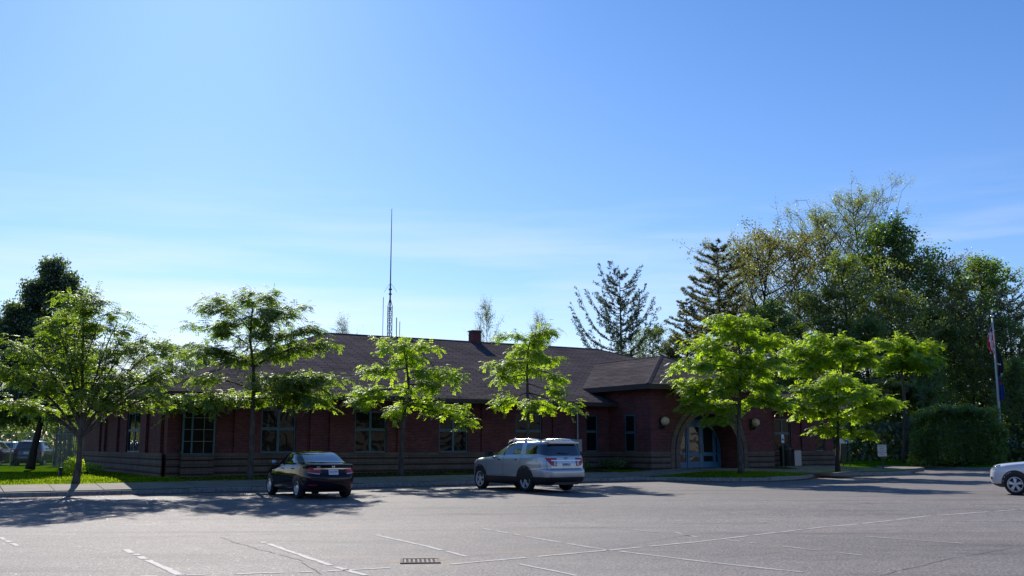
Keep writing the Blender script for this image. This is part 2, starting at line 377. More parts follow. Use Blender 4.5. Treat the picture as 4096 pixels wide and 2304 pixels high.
M['leaf_lime'] = leaf_mat('lime_leaf', (0.10, 0.19, 0.012), (0.60, 0.84, 0.03), 0.72, gloss=.07)
M['leaf_dull'] = leaf_mat('dull_leaf', (0.08, 0.11, 0.04), (0.36, 0.44, 0.06), 0.55)
M['leaf_dark'] = leaf_mat('dark_leaf', (0.035, 0.065, 0.03), (0.20, 0.30, 0.04), 0.55, gloss=0.12)
M['leaf_olive'] = leaf_mat('olive_leaf', (0.09, 0.085, 0.02), (0.33, 0.33, 0.03), 0.55)
M['leaf_wood'] = leaf_mat('wood_leaf', (0.05, 0.085, 0.018), (0.30, 0.42, 0.025), 0.55)
M['leaf_hedge'] = leaf_mat('hedge_leaf', (0.05, 0.10, 0.016), (0.28, 0.46, 0.015), 0.55)
M['needle'] = leaf_mat('pine_needle', (0.04, 0.07, 0.045), (0.10, 0.15, 0.07), 0.4, gloss=0.08)
M['needle_olive'] = leaf_mat('olive_needle', (0.06, 0.07, 0.025), (0.20, 0.20, 0.035), 0.45, gloss=0.08)
M['grass'] = leaf_mat('grass_blade', (0.05, 0.10, 0.006), (0.44, 0.58, 0.02), 0.6, gloss=0.012)
M['flag_red'] = flat('flag_red', (0.65, 0.02, 0.03), 0.8); M['flag_blue'] = flat('flag_blue', (0.02, 0.05, 0.22), 0.8)
M['flag_black'] = flat('flag_black', (0.012, 0.016, 0.025), 0.8)

# ------------------------------------------------------------------ ground
def lot_z(x, y):
    t, m = tm_of(x, y)
    z = 0.10 * sm(-14, -5, m) * sm(-6, 16, t)
    z += 0.06 * sm(44, 62, y) * sm(10, 22, x)
    z -= 0.22 * sm(32, 24, y)
    return z

KERB = [(-70, -5.1), (19.3, -5.1), (20.3, -5.9), (21.3, -7.1), (22.6, -7.9), (24.2, -8.0), (26.0, -7.6), (28.0, -6.7), (29.6, -5.7), (30.6, -5.2),
        (32.2, -5.2), (34.5, -5.35), (36.5, -5.3), (38.2, -4.8), (39.2, -4.0), (39.6, -3.0), (39.3, -2.1), (38.2, -1.6)]
FARK = [on_z(3505, 1873, .16), on_z(3560, 1873.5, .16), on_z(3700, 1874, .16), on_z(3830, 1877, .16), on_z(3960, 1880, .16), on_z(4096, 1883, .16), on_z(4400, 1888, .16)]
kerb_w = [TM(t, m) for t, m in KERB]
kerb_w = [Vector((p.x, p.y, 0)) for p in kerb_w]
far_w = [Vector((p.x, p.y, 0)) for p in FARK]
def densify(pts, step):
    out = []
    for a, b in zip(pts, pts[1:]):
        n = max(1, int(math.ceil((b - a).length / step)))
        out += [a.lerp(b, i / n) for i in range(n)]
    return out + [pts[-1]]
edge_line = kerb_w + far_w
edge_np = np.array([(p.x, p.y) for p in edge_line])
def edge_dist(x, y):
    a = edge_np[:-1]; b = edge_np[1:]; d = b - a; p = np.array((x, y))
    s = np.clip(((p - a) * d).sum(1) / (d * d).sum(1), 0, 1)
    q = a + d * s[:, None] - p
    return float(np.sqrt((q * q).sum(1)).min())
def high_z(x, y):
    t, m = tm_of(x, y); d = edge_dist(x, y)
    z = 0.10 * sm(-14, -5, -5.1) * sm(-6, 16, t) + 0.06 * sm(44, 62, y) * sm(10, 22, x) + 0.13
    z += min(0.085 * d, 0.27)
    return z
poly = edge_line + [Vector((160, 60, 0)), Vector((160, 160, 0)), Vector((-150, 160, 0)), Vector((-150, TM(-70, -5.1).y - 30, 0))]
def in_poly(x, y, P):
    c = False; n = len(P); j = n - 1
    for i in range(n):
        if (P[i].y > y) != (P[j].y > y) and x < (P[j].x - P[i].x) * (y - P[i].y) / (P[j].y - P[i].y) + P[i].x: c = not c
        j = i
    return c
def sheet(name, P, zf, mat, step, hull_step=1.0, near=None):
    B = densify(P + [P[0]], hull_step)[:-1]
    pts = [Vector((p.x, p.y)) for p in B]; nb = len(pts)
    edges = [(i, (i + 1) % nb) for i in range(nb)]
    xs = [p.x for p in B]; ys = [p.y for p in B]
    x0, x1, y0, y1 = min(xs), max(xs), min(ys), max(ys)
    if near: x0, x1, y0, y1 = max(x0, near[0]), min(x1, near[1]), max(y0, near[2]), min(y1, near[3])
    y = y0 + step / 2
    while y < y1:
        x = x0 + step / 2
        while x < x1:
            if in_poly(x, y, P) and min((abs(x - q.x) + abs(y - q.y)) for q in B) > step * 0.5: pts.append(Vector((x, y)))
            x += step
        y += step
    V, E_, Fc, *_ = delaunay_2d_cdt(pts, edges, [], 1, 1e-5)
    vs = [(v.x, v.y, zf(v.x, v.y)) for v in V]
    fs = []
    for f in Fc:
        a, b, c = (V[i] for i in f[:3])
        if (b - a).cross(c - a) < 0: f = tuple(reversed(f))
        fs.append(f)
    return mesh_obj(name, vs, fs, mat, smooth=True)

def asphalt_sheet():
    xs = sorted(set([-900, -400, -200, -100] + list(np.arange(-60, 61, 1.5)) + [100, 200, 400, 900]))
    ys = sorted(set([-300, -100, -30, -10] + list(np.arange(4, 76, 1.5)) + [110, 200, 400, 900, 1600]))
    vs = []; fs = []
    for y in ys:
        for x in xs:
            z = lot_z(x, y) if (abs(x) < 70 and -10 < y < 90) else 0.0
            if in_poly(x, y, poly) and edge_dist(x, y) > 1.6: z -= 0.35
            vs.append((x, y, z))
    n = len(xs)
    for j in range(len(ys) - 1):
        for i in range(n - 1): fs.append((j * n + i, j * n + i + 1, (j + 1) * n + i + 1, (j + 1) * n + i))
    o = mesh_obj('parking_lot', vs, fs, M['asphalt'], smooth=True); tag(o, kind='structure')
asphalt_sheet()
lawn = sheet('lawn', poly, high_z, M['soil_grass'], 1.5, 0.8, near=(-50, 60, 15, 90)); tag(lawn, kind='structure')

# kerb stones: real step along the edge of the lot
def kerb(name, pts, mat, w=0.16, seg=1.8, jit=0.0, ramps=()):
    mb = MB(); P = densify(pts, seg); rnd = random.Random(5)
    for a, b in zip(P, P[1:]):
        d = (b - a); L = d.length
        if L < 0.05: continue
        d.normalize(); nn = Vector((-d.y, d.x, 0))
        mid = (a + b) / 2
        tt = tm_of(mid.x, mid.y)[0]
        if any(r0 < tt < r1 for r0, r1 in ramps): continue
        a2 = a + d * 0.008; b2 = b - d * 0.008
        za = lot_z(a.x, a.y) - 0.1; ta = high_z(a.x, a.y) + 0.012 + rnd.uniform(-jit, jit)
        tb = high_z(b.x, b.y) + 0.012 + rnd.uniform(-jit, jit); zb = lot_z(b.x, b.y) - 0.1
        o = rnd.uniform(-jit, jit)
        f0 = a2 - nn * (0.05 + o); f1 = b2 - nn * (0.05 + o); g0 = a2 + nn * w; g1 = b2 + nn * w
        c = 0.018
        vs = [(f0.x, f0.y, za), (f1.x, f1.y, zb), (f1.x, f1.y, tb - c), (f0.x, f0.y, ta - c)]
        h0 = f0 + nn * c; h1 = f1 + nn * c
        vs += [(h1.x, h1.y, tb), (h0.x, h0.y, ta), (g1.x, g1.y, tb), (g0.x, g0.y, ta), (g0.x, g0.y, za), (g1.x, g1.y, zb)]
        mb.add(vs, [(0, 1, 2, 3), (3, 2, 4, 5), (5, 4, 6, 7), (7, 6, 9, 8), (0, 3, 5, 7, 8), (1, 9, 6, 4, 2)])
    o = mb.build(name, mat); return tag(o, kind='structure')
kerb('kerb', kerb_w, M['granite'], seg=2.2, jit=0.012)
kerb('kerb', far_w, M['granite'], w=0.3, seg=1.5, jit=0.03)

# sidewalk slabs beyond the kerb, with joints
def strip(name, m0, m1, t0, t1, mat, lift, slab=1.5, gap=0.012, sub=3):
    mb = MB(); t = t0; rnd = random.Random(3)
    while t < t1:
        te = min(t + slab, t1); dz = rnd.uniform(-0.004, 0.004)
        for k in range(sub):
            a = t + gap + (te - t - 2 * gap) * k / sub; b = t + gap + (te - t - 2 * gap) * (k + 1) / sub
            for j in range(2):
                p = m0 + (m1 - m0) * j / 2; q = m0 + (m1 - m0) * (j + 1) / 2
                c = [TM(a, p), TM(b, p), TM(b, q), TM(a, q)]
                top = [(v.x, v.y, high_z(v.x, v.y) + lift + dz) for v in c]
                mb.add(top, [(0, 1, 2, 3)])
        c = [TM(t + gap, m0), TM(te - gap, m0), TM(te - gap, m1), TM(t + gap, m1)]
        top = [(v.x, v.y, high_z(v.x, v.y) + lift + dz) for v in c]; bot = [(v.x, v.y, high_z(v.x, v.y) - 0.06) for v in c]
        mb.add(top + bot, [(0, 1, 5, 4), (1, 2, 6, 5), (2, 3, 7, 6), (3, 0, 4, 7)])
        t = te
    o = mb.build(name, mat); return tag(o, kind='structure')
strip('sidewalk', -4.93, -3.15, -60, 19.5, M['concrete'], 0.03)
strip('sidewalk', -5.0, -3.36, 19.5, 38.8, M['concrete'], 0.03)
M['bed'] = flat('planting_bed', (0.045, 0.045, 0.022), 1.0, spec=0.0, noise_amt=0.6, nscale=5)
strip('planting_bed', -3.12, -.14, .2, 19.5, M['bed'], 0.012, slab=4.0, gap=0)
strip('path', -3.34, -1.2, 31.2, 41.0, M['concrete'], 0.028)
strip('path', -7.2, -5.02, 29.3, 31.2, M['concrete'], 0.024)

# reddish needle litter along the foot of the kerb
def litter():
    rnd = random.Random(9); vs = []; fs = []
    P = densify(kerb_w[:12], 0.05)
    P = [p for p in P if -22 < p.x < 22]
    for p, q in zip(P, P[1:]):
        d = (q - p).normalized(); nn = Vector((d.y, -d.x, 0))
        for k in range(8):
            c = p + nn * (0.05 + abs(rnd.gauss(0, 0.2))) ; a = rnd.uniform(0, PI); l = rnd.uniform(0.03, 0.08); w = rnd.uniform(.012, .028)
            e = Vector((math.cos(a), math.sin(a), 0)) * l; g = Vector((-math.sin(a), math.cos(a), 0)) * w
            z = lot_z(c.x, c.y) + 0.006 + rnd.uniform(0, 0.008); b = len(vs)
            for s in (-e - g, e - g, e + g, -e + g): vs.append((c.x + s.x, c.y + s.y, z))
            fs.append((b, b + 1, b + 2, b + 3))
    o = mesh_obj('leaf_litter', vs, fs, M['debris']); tag(o, kind='stuff')
litter()

# painted lines (worn, broken) and cracks on the lot
def ground_strip(mb, a, b, w, lift=0.006, wear=0.0, rnd=None, wob=0.0):
    d = (b - a); L = d.length; d.normalize(); nn = Vector((-d.y, d.x, 0)); s = 0.0
    off = 0.0
    while s < L:
        e = min(L, s + 0.22)
        if rnd is None or rnd.random() > wear:
            w0 = w * (1 if rnd is None else rnd.uniform(0.65, 1.0)); o0 = 0 if rnd is None else rnd.uniform(-.1, .1) * w
            q = [a + d * s + nn * (o0 + w0 / 2 + off), a + d * s + nn * (o0 - w0 / 2 + off)]
            off2 = off + (rnd.uniform(-wob, wob) if wob else 0)
            q += [a + d * e + nn * (o0 - w0 / 2 + off2), a + d * e + nn * (o0 + w0 / 2 + off2)]; off = off2
            mb.add([(v.x, v.y, lot_z(v.x, v.y) + lift) for v in q], [(0, 1, 2, 3)])
        s = e
def px_line(mb, pts, w, wear, seed, wob=0.0, lift=0.006):
    rnd = random.Random(seed)
    Q = [on_lot(x, y) for x, y in pts]
    for a, b in zip(Q, Q[1:]): ground_strip(mb, a, b, w * (1.3 if wob == 0 else .75), lift, wear, rnd, wob)
mb = MB()
for i, (pts, w, wear) in enumerate([
    ([(501, 2199), (600, 2245), (731, 2306)], .10, .05), ([(1050, 2168), (1190, 2217), (1290, 2251)], .09, .1), ([(1290, 2251), (1390, 2283), (1500, 2310)], .09, .15),
    ([(1503, 2141), (1700, 2184), (1868, 2227)], .08, .12), ([(1932, 2115), (2180, 2160), (2433, 2202)], .07, .15), ([(2480, 2206), (2850, 2252), (3212, 2290)], .08, .08),
    ([(560, 2306), (1250, 2288), (1560, 2272)], .09, .2), ([(1800, 2258), (2433, 2202), (2800, 2167)], .09, .12), ([(2800, 2167), (3300, 2108), (3700, 2065), (4096, 2035)], .09, .12),
    ([(3467, 2147), (3944, 2181)], .07, .2), ([(2900, 2160), (3450, 2222)], .06, .35), ([(2270, 2092), (2780, 2145)], .06, .35), ([(2700, 2130), (2790, 2150)], .06, .2),
    ([(2890, 2048), (3100, 2060)], .06, .4), ([(2610, 2075), (2760, 2088)], .05, .5), ([(480, 2098), (610, 2098)], .09, .15), ([(15, 1990), (30, 2010)], .12, .1), ([(2048, 2251), (2310, 2304)], .07, .2), ([(3030, 2085), (3150, 2098)], .06, .3), ([(0, 2150), (70, 2185)], .08, .3), ([(395, 1983), (470, 2012)], .1, .3),
    ([(3380, 2012), (3500, 2020)], .05, .4), ([(3860, 2016), (3960, 2030)], .05, .5)]):
    px_line(mb, pts, w, wear, i + 1)
tag(mb.build('parking_line', M['line']), kind='structure')
mb = MB()
for i, (pts, w) in enumerate([
    ([(180, 2160), (700, 2146), (1000, 2140), (1500, 2120), (1900, 2095), (2700, 2042)], .02), ([(880, 2150), (950, 2175), (1080, 2210), (1200, 2245), (1270, 2300)], .025),
    ([(1270, 2258), (1500, 2255), (1640, 2250)], .02), ([(1740, 2245), (2000, 2215), (2500, 2185), (2830, 2135)], .016), ([(3520, 2304), (3760, 2245), (4096, 2190)], .022),
    ([(0, 2050), (500, 2040), (1300, 2016), (1900, 2000)], .02), ([(2400, 2110), (3000, 2060), (3400, 2020)], .014), ([(2860, 2235), (3200, 2205), (3400, 2200)], .014)]):
    px_line(mb, pts, w, 0.12, 50 + i, wob=0.035, lift=0.004)
tag(mb.build('pavement_crack', M['crack']), kind='structure')

# storm drain
dp = on_lot(1680, 2246)
dr = empty('storm_drain', (dp.x, dp.y, lot_z(dp.x, dp.y)), AF * 0.2, 'square iron storm drain grate set in the asphalt in the foreground', 'storm drain')
mb = MB(); mb.box(-.36, .36, -.36, -.31, 0.0, .02); mb.box(-.36, .36, .31, .36, 0.0, .02); mb.box(-.36, -.31, -.31, .31, 0, .02); mb.box(.31, .36, -.31, .31, 0, .02)
mb.build('frame', flat('iron_frame', (0.28, 0.22, 0.18), .9, spec=.1, noise_amt=.3), dr)
mb = MB()
for k in range(6): mb.box(-.31, .31, -.30 + k * .115, -.265 + k * .115, .004, .012)
for k in range(8): mb.box(-.285 + k * .08, -.252 + k * .08, -.31, .31, .0045, .0125)
mb.build('grate', flat('cast_iron', (0.42, 0.36, 0.31), .9, spec=.1, noise_amt=.3), dr)
dr.scale = (.88, .88, 1)
mb = MB(); mb.box(-.31, .31, -.31, .31, .0035, .0038); mb.build('pit_shade', M['crack'], dr)  # thin black sheet stands in for the darkness below the grate

# ------------------------------------------------------------------ building
BLD = empty('brick_building', (OX, OY, 0), AF, 'long low dark red brick building with shingled hip roof and arched blue entrance', 'building')
# everything inside is in local (t, m, z) coordinates
EH, SILL, WTOP = 3.72, 1.33, 3.12      # eave height, sill height, window head
LW, DW = 37.4, 20.8                    # wall length and depth
EA0, EA1, EM = 21.4, 0, -3.3           # entrance block
t_in = 21.4; t_f0 = t_in; ENT0 = 21.4; ENTW = 7.9; ENT1 = ENT0 + ENTW
def wt(px, m=0.0): return t_at(px, m)
wins = []   # (t0, t1, kind)
for a, b in ((1042, 1182), (1418, 1545), (1756, 1872), (2063, 2168)): wins.append((wt(a), wt(b), 'quad'))
wins.append((wt(2345), wt(2393), 'slim')); wins.append((wt(3100), wt(3165), 'quad')); wins.append((wt(3262), wt(3302), 'slim'))

def wall_run(mb, t0, t1, holes, z0, z1, m0, thick, sw=False):
    """wall along t (or along m when sw) with rectangular holes (a, b, zlo, zhi)"""
    def bx(a, b, zl, zh):
        if b - a < 1e-4 or zh - zl < 1e-4: return
        if sw: mb.box(m0, m0 + thick, a, b, zl, zh)
        else: mb.box(a, b, m0, m0 + thick, zl, zh)
    cur = t0
    for a, b, zl, zh in sorted(holes):
        bx(cur, a, z0, z1); bx(a, b, z0, zl); bx(a, b, zh, z1); cur = b
    bx(cur, t1, z0, z1)

wm = MB()
BAY0, BAY1 = wt(728, -0.35), wt(855, -0.35)
holes = [(a, b, SILL, WTOP) for a, b, k in wins]
wall_run(wm, 0.0, ENT0 - 0.003, [h for h in holes if h[0] < ENT0], 0.0, EH - .1, 0.0, 0.3)
wall_run(wm, ENT1 + 0.003, LW, [h for h in holes if h[0] > ENT1], 0.0, EH - .1, 0.0, 0.3)
# left end wall runs back from the corner; window in it
def m_on_side(px):   # m where ray px meets plane t = 0
    r = ray(px, 1785); k = r.x / r.y; return (k * OY - OX) / (NX - k * NY)
SW0, SW1 = m_on_side(556), m_on_side(503)
SWH = [(SW0, SW1, SILL, WTOP)]
wall_run(wm, 0.303, DW, SWH, 0.0, EH - .1, 0.0, 0.3, sw=True)
wm.box(LW - .3, LW, .303, DW, 0, EH - .1); wm.box(.303, LW - .303, DW - .3, DW, 0, EH - .1)
# pilasters flat against the walls
pil_t = [wt(p) for p in (905, 1260, 1335, 1610, 1700, 1935, 1975, 2235, 2425)]
for p in (0.28, wt(960), wt(1262), wt(1340), wt(1610), wt(1945), wt(2228)):
    if p < ENT0 - .6: wm.box(p - .28, p + .28, -.09, -.003, SILL - .02, EH - .12)
for p in (wt(3215), wt(3070) if wt(3070) > ENT1 + .3 else ENT1 + .4):
    wm.box(p - .2, p + .2, -.07, -.003, SILL - .02, EH - .12)
for q in (0.9, m_on_side(585), m_on_side(470), m_on_side(420), m_on_side(400)):
    wm.box(-.12, -.003, q - .35, q + .35, SILL - .02, EH - .12)
wall = wm.build('wall', M['brick'], BLD)

# masonry base: pale block courses separated by dark brick bands
def base_courses(parent, t0, t1, m0, sw=False, top=SILL, name1='base_course'):
    b1 = MB(); b2 = MB(); z = top
    while z > 0.0:
        lo = max(z - .205, 0)
        for mb_, p, zl, zh in ((b1, .05, lo, z), (b2, .032, max(lo - .065, 0), lo - .003)):
            if zh - zl < .01: continue
            if sw: mb_.box(m0 - p, m0 - .004, t0, t1, zl, zh)
            else: mb_.box(t0, t1, m0 - p, m0 - .004, zl, zh)
        z = lo - .068
    b1.build(name1, M['block'], parent); b2.build('brick_band', M['brickband'], parent)
base_courses(BLD, 0.0, ENT0 - .01, -.1)
base_courses(BLD, ENT1 + .01, LW, -.08)
base_courses(BLD, 0.0, DW, -.125, sw=True)

# windows
def window(t0, t1, zb, zt, m, kind, parent=BLD, swap=False):
    """unit in the plane m; frame 5 cm, mullion and transom"""
    W_ = t1 - t0; fr = MB(); pn = MB(); sl = MB()
    def bx(mb_, a, b, c, d, e, f):
        if swap: mb_.box(c, d, t0 + a, t0 + b, e, f)
        else: mb_.box(t0 + a, t0 + b, c, d, e, f)
    s = .065; o0, o1 = m + .06, m + .13
    bx(fr, 0, W_, o0, o1, zb, zb + s); bx(fr, 0, W_, o0, o1, zt - s, zt)
    bx(fr, 0, s, o0, o1, zb + s, zt - s); bx(fr, W_ - s, W_, o0, o1, zb + s, zt - s)
    zm = zb + (zt - zb) * .55
    bx(fr, s, W_ - s, o0 + .004, o1 - .004, zm - .06, zm + .06)
    cols = [(s, W_ - s)]
    if kind == 'quad':
        bx(fr, W_ / 2 - .055, W_ / 2 + .055, o0 + .002, o1 - .002, zb + s, zm - .06); bx(fr, W_ / 2 - .055, W_ / 2 + .055, o0 + .002, o1 - .002, zm + .06, zt - s)
        cols = [(s, W_ / 2 - .055), (W_ / 2 + .055, W_ - s)]
    for a, b in cols:
        for e, f in ((zb + s, zm - .06), (zm + .06, zt - s)): bx(pn, a, b, o0 + .03, o0 + .04, e, f)
    bx(sl, -.06, W_ + .06, m - .20, m + .055, zb - .035, zb + .001)
    f = fr.build('window', M['tealframe'], parent); pn.build('pane', M['pane'], f); sl.build('sill', M['block'], f)
    return f
for a, b, k in wins: window(a, b, SILL + .002, WTOP, 0.0, k)
# small blind bright reflections / items seen inside are left to the pane's own gloss
sidew = window(SW0, SW1, SILL + .002, WTOP, 0.0, 'quad', swap=True)
# corner bay window standing proud of the wall
bay = MB(); b0, b1 = BAY0 - .02, BAY1 + .02
bay.box(b0 + .01, b1 - .01, -.33, -.17, .0, SILL - .04); o = bay.build('bay_base', M['brickband'], BLD); base_courses(BLD, b0, b1, -.33, top=SILL - .04)
fr = MB(); s = .07; zb, zt = SILL, WTOP + .05
fr.box(b0, b1, -.42, -.10, zb - .038, zb)
for a in (b0, b0 + .32 * 0 + .34, b1 - s): fr.box(a, a + s, -.40, -.33, zb, zt)
fr.box(b0, b1, -.399, -.331, zt, zt + .07)
fr.box(b0 + .001, b0 + s, -.33, -.10, zt - s, zt); fr.box(b0 + .001, b0 + s, -.33, -.10, zb, zb + s)
bw = fr.build('window', M['tealframe'], BLD)
mu_ = MB()
for k in range(1, 4): mu_.box(b0 + .07, b1 - .07, -.372, -.352, zb + (zt - zb) * k / 4 - .012, zb + (zt - zb) * k / 4 + .012)
mu_.box((b0 + .41 + b1) / 2 - .012, (b0 + .41 + b1) / 2 + .012, -.374, -.351, zb, zt)
mu_.build('muntin', flat('muntin_paint', (0.20, 0.20, 0.18), .6), bw)
pn = MB(); pn.box(b0 + .02, b1 - .02, -.358, -.354, zb, zt); pn.box(b0 + .02, b0 + .024, -.355, -.1, zb, zt); pn.build('pane', M['pane'], bw)
bt_ = MB(); bt_.box(b0, b1, -.35, -.10, zt + .07, EH - .12); bt_.build('bay_head', M['brick'], BLD)

# --- entrance block with the arch
EL_, ER_ = t_at(2684, EM - .05), t_at(2990, EM - .05); EC = (EL_ + ER_) / 2; RO = (ER_ - EL_) / 2; RI = RO - .56; SPR = 1.28; EHE = 4.50
def arch_wall(parent):
    mb = MB(); n = 28; top = EHE - .1; m0, m1 = EM, EM + .35
    # left and right solid parts
    mb.box(ENT0, EC - RI, m0, m1, 0, top); mb.box(EC + RI, ENT1, m0, m1, 0, top)
    for k in range(n):
        a0 = PI - PI * k / n; a1 = PI - PI * (k + 1) / n
        x0, z0 = EC + RI * math.cos(a0), SPR + RI * math.sin(a0); x1, z1 = EC + RI * math.cos(a1), SPR + RI * math.sin(a1)
        mb.add([(x0, m0, z0), (x1, m0, z1), (x1, m0, top), (x0, m0, top), (x0, m1, z0), (x1, m1, z1), (x1, m1, top), (x0, m1, top)],
               [(0, 1, 2, 3), (7, 6, 5, 4), (4, 5, 1, 0)])
    # returns
    mb.box(ENT0, ENT0 + .3, m1 + .002, 3.0, 0, top); mb.box(ENT1 - .3, ENT1, m1 + .002, 3.0, 0, top)
    # vault of the recess
    mv = m1 + 1.25
    for k in range(n):
        a0 = PI * k / n; a1 = PI * (k + 1) / n
        p = [(EC + RI * math.cos(a0), SPR + RI * math.sin(a0)), (EC + RI * math.cos(a1), SPR + RI * math.sin(a1))]
        mb.add([(p[0][0], m1, p[0][1]), (p[1][0], m1, p[1][1]), (p[1][0], mv, p[1][1]), (p[0][0], mv, p[0][1])], [(0, 1, 2, 3)])
    mb.box(EC - RI - .2, EC - RI, m1 + .003, mv, 0, SPR); mb.box(EC + RI, EC + RI + .2, m1 + .003, mv, 0, SPR)
    return mb.build('entrance_wall', M['brick'], parent)
ew = arch_wall(BLD)
# side window in the block's left wall (m direction)
def m_side(px, t):
    r = ray(px, 1785); k = r.x / r.y; ax, ay = OX + UX * t, OY + UY * t
    return (k * ay - ax) / (NX - k * NY)
q0, q1 = sorted((m_side(2503, ENT0), m_side(2543, ENT0)))
fr = MB(); fr.box(ENT0 - .03, ENT0 - .004, q0, q1, SILL, SILL + .06); fr.box(ENT0 - .03, ENT0 - .004, q0, q1, WTOP - .07, WTOP); fr.box(ENT0 - .03, ENT0 - .004, q0, q0 + .07, SILL + .06, WTOP - .07)
fr.box(ENT0 - .03, ENT0 - .004, q1 - .07, q1, SILL + .06, WTOP - .07); fr.box(ENT0 - .029, ENT0 - .005, q0 + .07, q1 - .07, 2.2, 2.32)
f = fr.build('window', M['tealframe'], BLD); pn = MB(); pn.box(ENT0 - .016, ENT0 - .007, q0 + .07, q1 - .07, SILL + .06, 2.2); pn.box(ENT0 - .016, ENT0 - .007, q0 + .07, q1 - .07, 2.32, WTOP - .07); pn.build('pane', M['pane'], f)
# base courses round the block
base_courses(BLD, EM, -.15, ENT0, sw=True)
base_courses(BLD, ENT0 - .05, EC - RI - .29 * 2, EM); base_courses(BLD, EC + RI + .29 * 2, ENT1 + .03, EM)
# arch bands: block ring, brick ring, block ring, carried down to the ground
def band(r0, r1, proud, mat, name, zb=0.0):
    mb = MB(); n = 40; m0 = EM - proud; m1 = EM - .004
    pts = [(EC - r1, EC - r0, zb)]
    for k in range(n):
        a0 = PI - PI * k / n; a1 = PI - PI * (k + 1) / n
        P = []
        for m_ in (m0, m1):
            for (r, a) in ((r0, a0), (r0, a1), (r1, a1), (r1, a0)): P.append((EC + r * math.cos(a), m_, SPR + r * math.sin(a)))
        mb.add(P, [(0, 1, 2, 3), (0, 4, 5, 1), (3, 2, 6, 7)])
    for sg in (-1, 1):
        a, b = sorted((EC + sg * r0, EC + sg * r1)); mb.box(a, b, m0, m1, zb, SPR)
    return mb.build(name, mat, BLD)
band(RI, RI + .25, .06, M['block'], 'arch_band'); band(RI + .253, RI + .32, .035, M['brickband'], 'arch_band')
band(RI + .323, RI + .56, .055, M['block'], 'arch_band')

# storefront in the recess
DM = EM + .35 + .95
G0 = .52
def storefront():
    top = SPR + RI
    fr = MB(); th = .07
    def ring(r0, r1, m0, m1, mb_, n=32, z_spr=SPR):
        for k in range(n):
            a0 = PI * k / n; a1 = PI * (k + 1) / n; P = []
            for m_ in (m0, m1):
                for (r, a) in ((r0, a0), (r0, a1), (r1, a1), (r1, a0)): P.append((EC + r * math.cos(a), m_, z_spr + r * math.sin(a)))
            mb_.add(P, [(0, 1, 2, 3), (0, 4, 5, 1)])
    ring(RI - .09, RI, DM, DM + th, fr)
    fr.box(EC - RI, EC - RI + .09, DM, DM + th, G0, SPR); fr.box(EC + RI - .09, EC + RI, DM, DM + th, G0, SPR)
    dl, dr_ = t_at(2748, DM), t_at(2858, DM)
    H = 2.95
    def h_at(x):
        d = abs(x - EC); return SPR + math.sqrt(max(0, (RI - .05) ** 2 - d * d))
    for x in (dl - .07, dr_):
        fr.box(x, x + .07, DM + .002, DM + th - .002, G0, h_at(x + .03))
    xr = (dr_ + .07 + EC + RI) / 2
    fr.box(xr - .04, xr + .04, DM + .002, DM + th - .002, G0, h_at(xr))
    fr.box(dl, dr_, DM + .004, DM + th - .004, H - .25, H + .0)
    fr.box(EC - RI + .09, dl - .07, DM + .004, DM + th - .004, 1.18, 1.27); fr.box(dr_ + .07, EC + RI - .09, DM + .004, DM + th - .004, 1.18, 1.27)
    fr.box(EC - RI + .09, dl - .07, DM + .006, DM + th - .006, G0, G0 + .3); fr.box(dr_ + .07, xr - .04, DM + .006, DM + th - .006, G0, G0 + .3); fr.box(xr + .04, EC + RI - .09, DM + .006, DM + th - .006, G0, 1.18)
    o = fr.build('door_surround', M['bluedoor'], BLD)
    pn = MB(); n = 40
    P = [(EC + (RI - .02) * math.cos(PI * k / n), DM + .035, SPR + (RI - .02) * math.sin(PI * k / n)) for k in range(n + 1)]
    P += [(EC - RI + .02, DM + .035, G0), (EC + RI - .02, DM + .035, G0)]
    pn.add(P, [tuple(range(len(P)))]); pn.build('pane', M['panein'], o)
    mid = (dl + dr_) / 2
    for a, b, hs in ((dl + .01, mid - .008, 1), (mid + .008, dr_ - .01, -1)):
        d = MB(); m0, m1 = DM - .03, DM + .02; s = .13; zt = H - .26
        d.box(a, a + s, m0, m1, G0 + .02, zt); d.box(b - s, b, m0, m1, G0 + .02, zt)
        d.box(a + s, b - s, m0, m1, zt - .14, zt); d.box(a + s, b - s, m0, m1, G0 + .02, G0 + .32); d.box(a + s, b - s, m0 + .003, m1, 1.12, 1.30)
        do = d.build('door', M['bluedoor'], BLD)
        g = MB(); g.box(a + s, b - s, DM - .008, DM - .002, G0 + .32, 1.12); g.box(a + s, b - s, DM - .008, DM - .002, 1.30, zt - .14); g.build('pane', M['panein'], do)
        hb = MB(); e = b - .055 if hs == 1 else a + .055
        hb.tube([(e, m0 - .0, 1.25), (e, m0 - .07, 1.27), (e, m0 - .07, 1.68), (e, m0, 1.70)], .014, 8); hb.build('handle', M['steel'], do)
    mb = MB(); mb.box(mid - .012, mid + .012, DM - .042, DM - .031, G0 + .02, H - .26); mb.build('door_stile', M['steel'], BLD)
    fl = MB(); fl.box(EC - RI + .003, EC + RI - .003, EM - .25, DM + .3, .30, G0 - .005); fl.build('threshold', M['concrete'], BLD)
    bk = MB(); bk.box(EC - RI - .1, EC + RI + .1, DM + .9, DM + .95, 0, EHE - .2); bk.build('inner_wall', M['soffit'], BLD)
storefront()

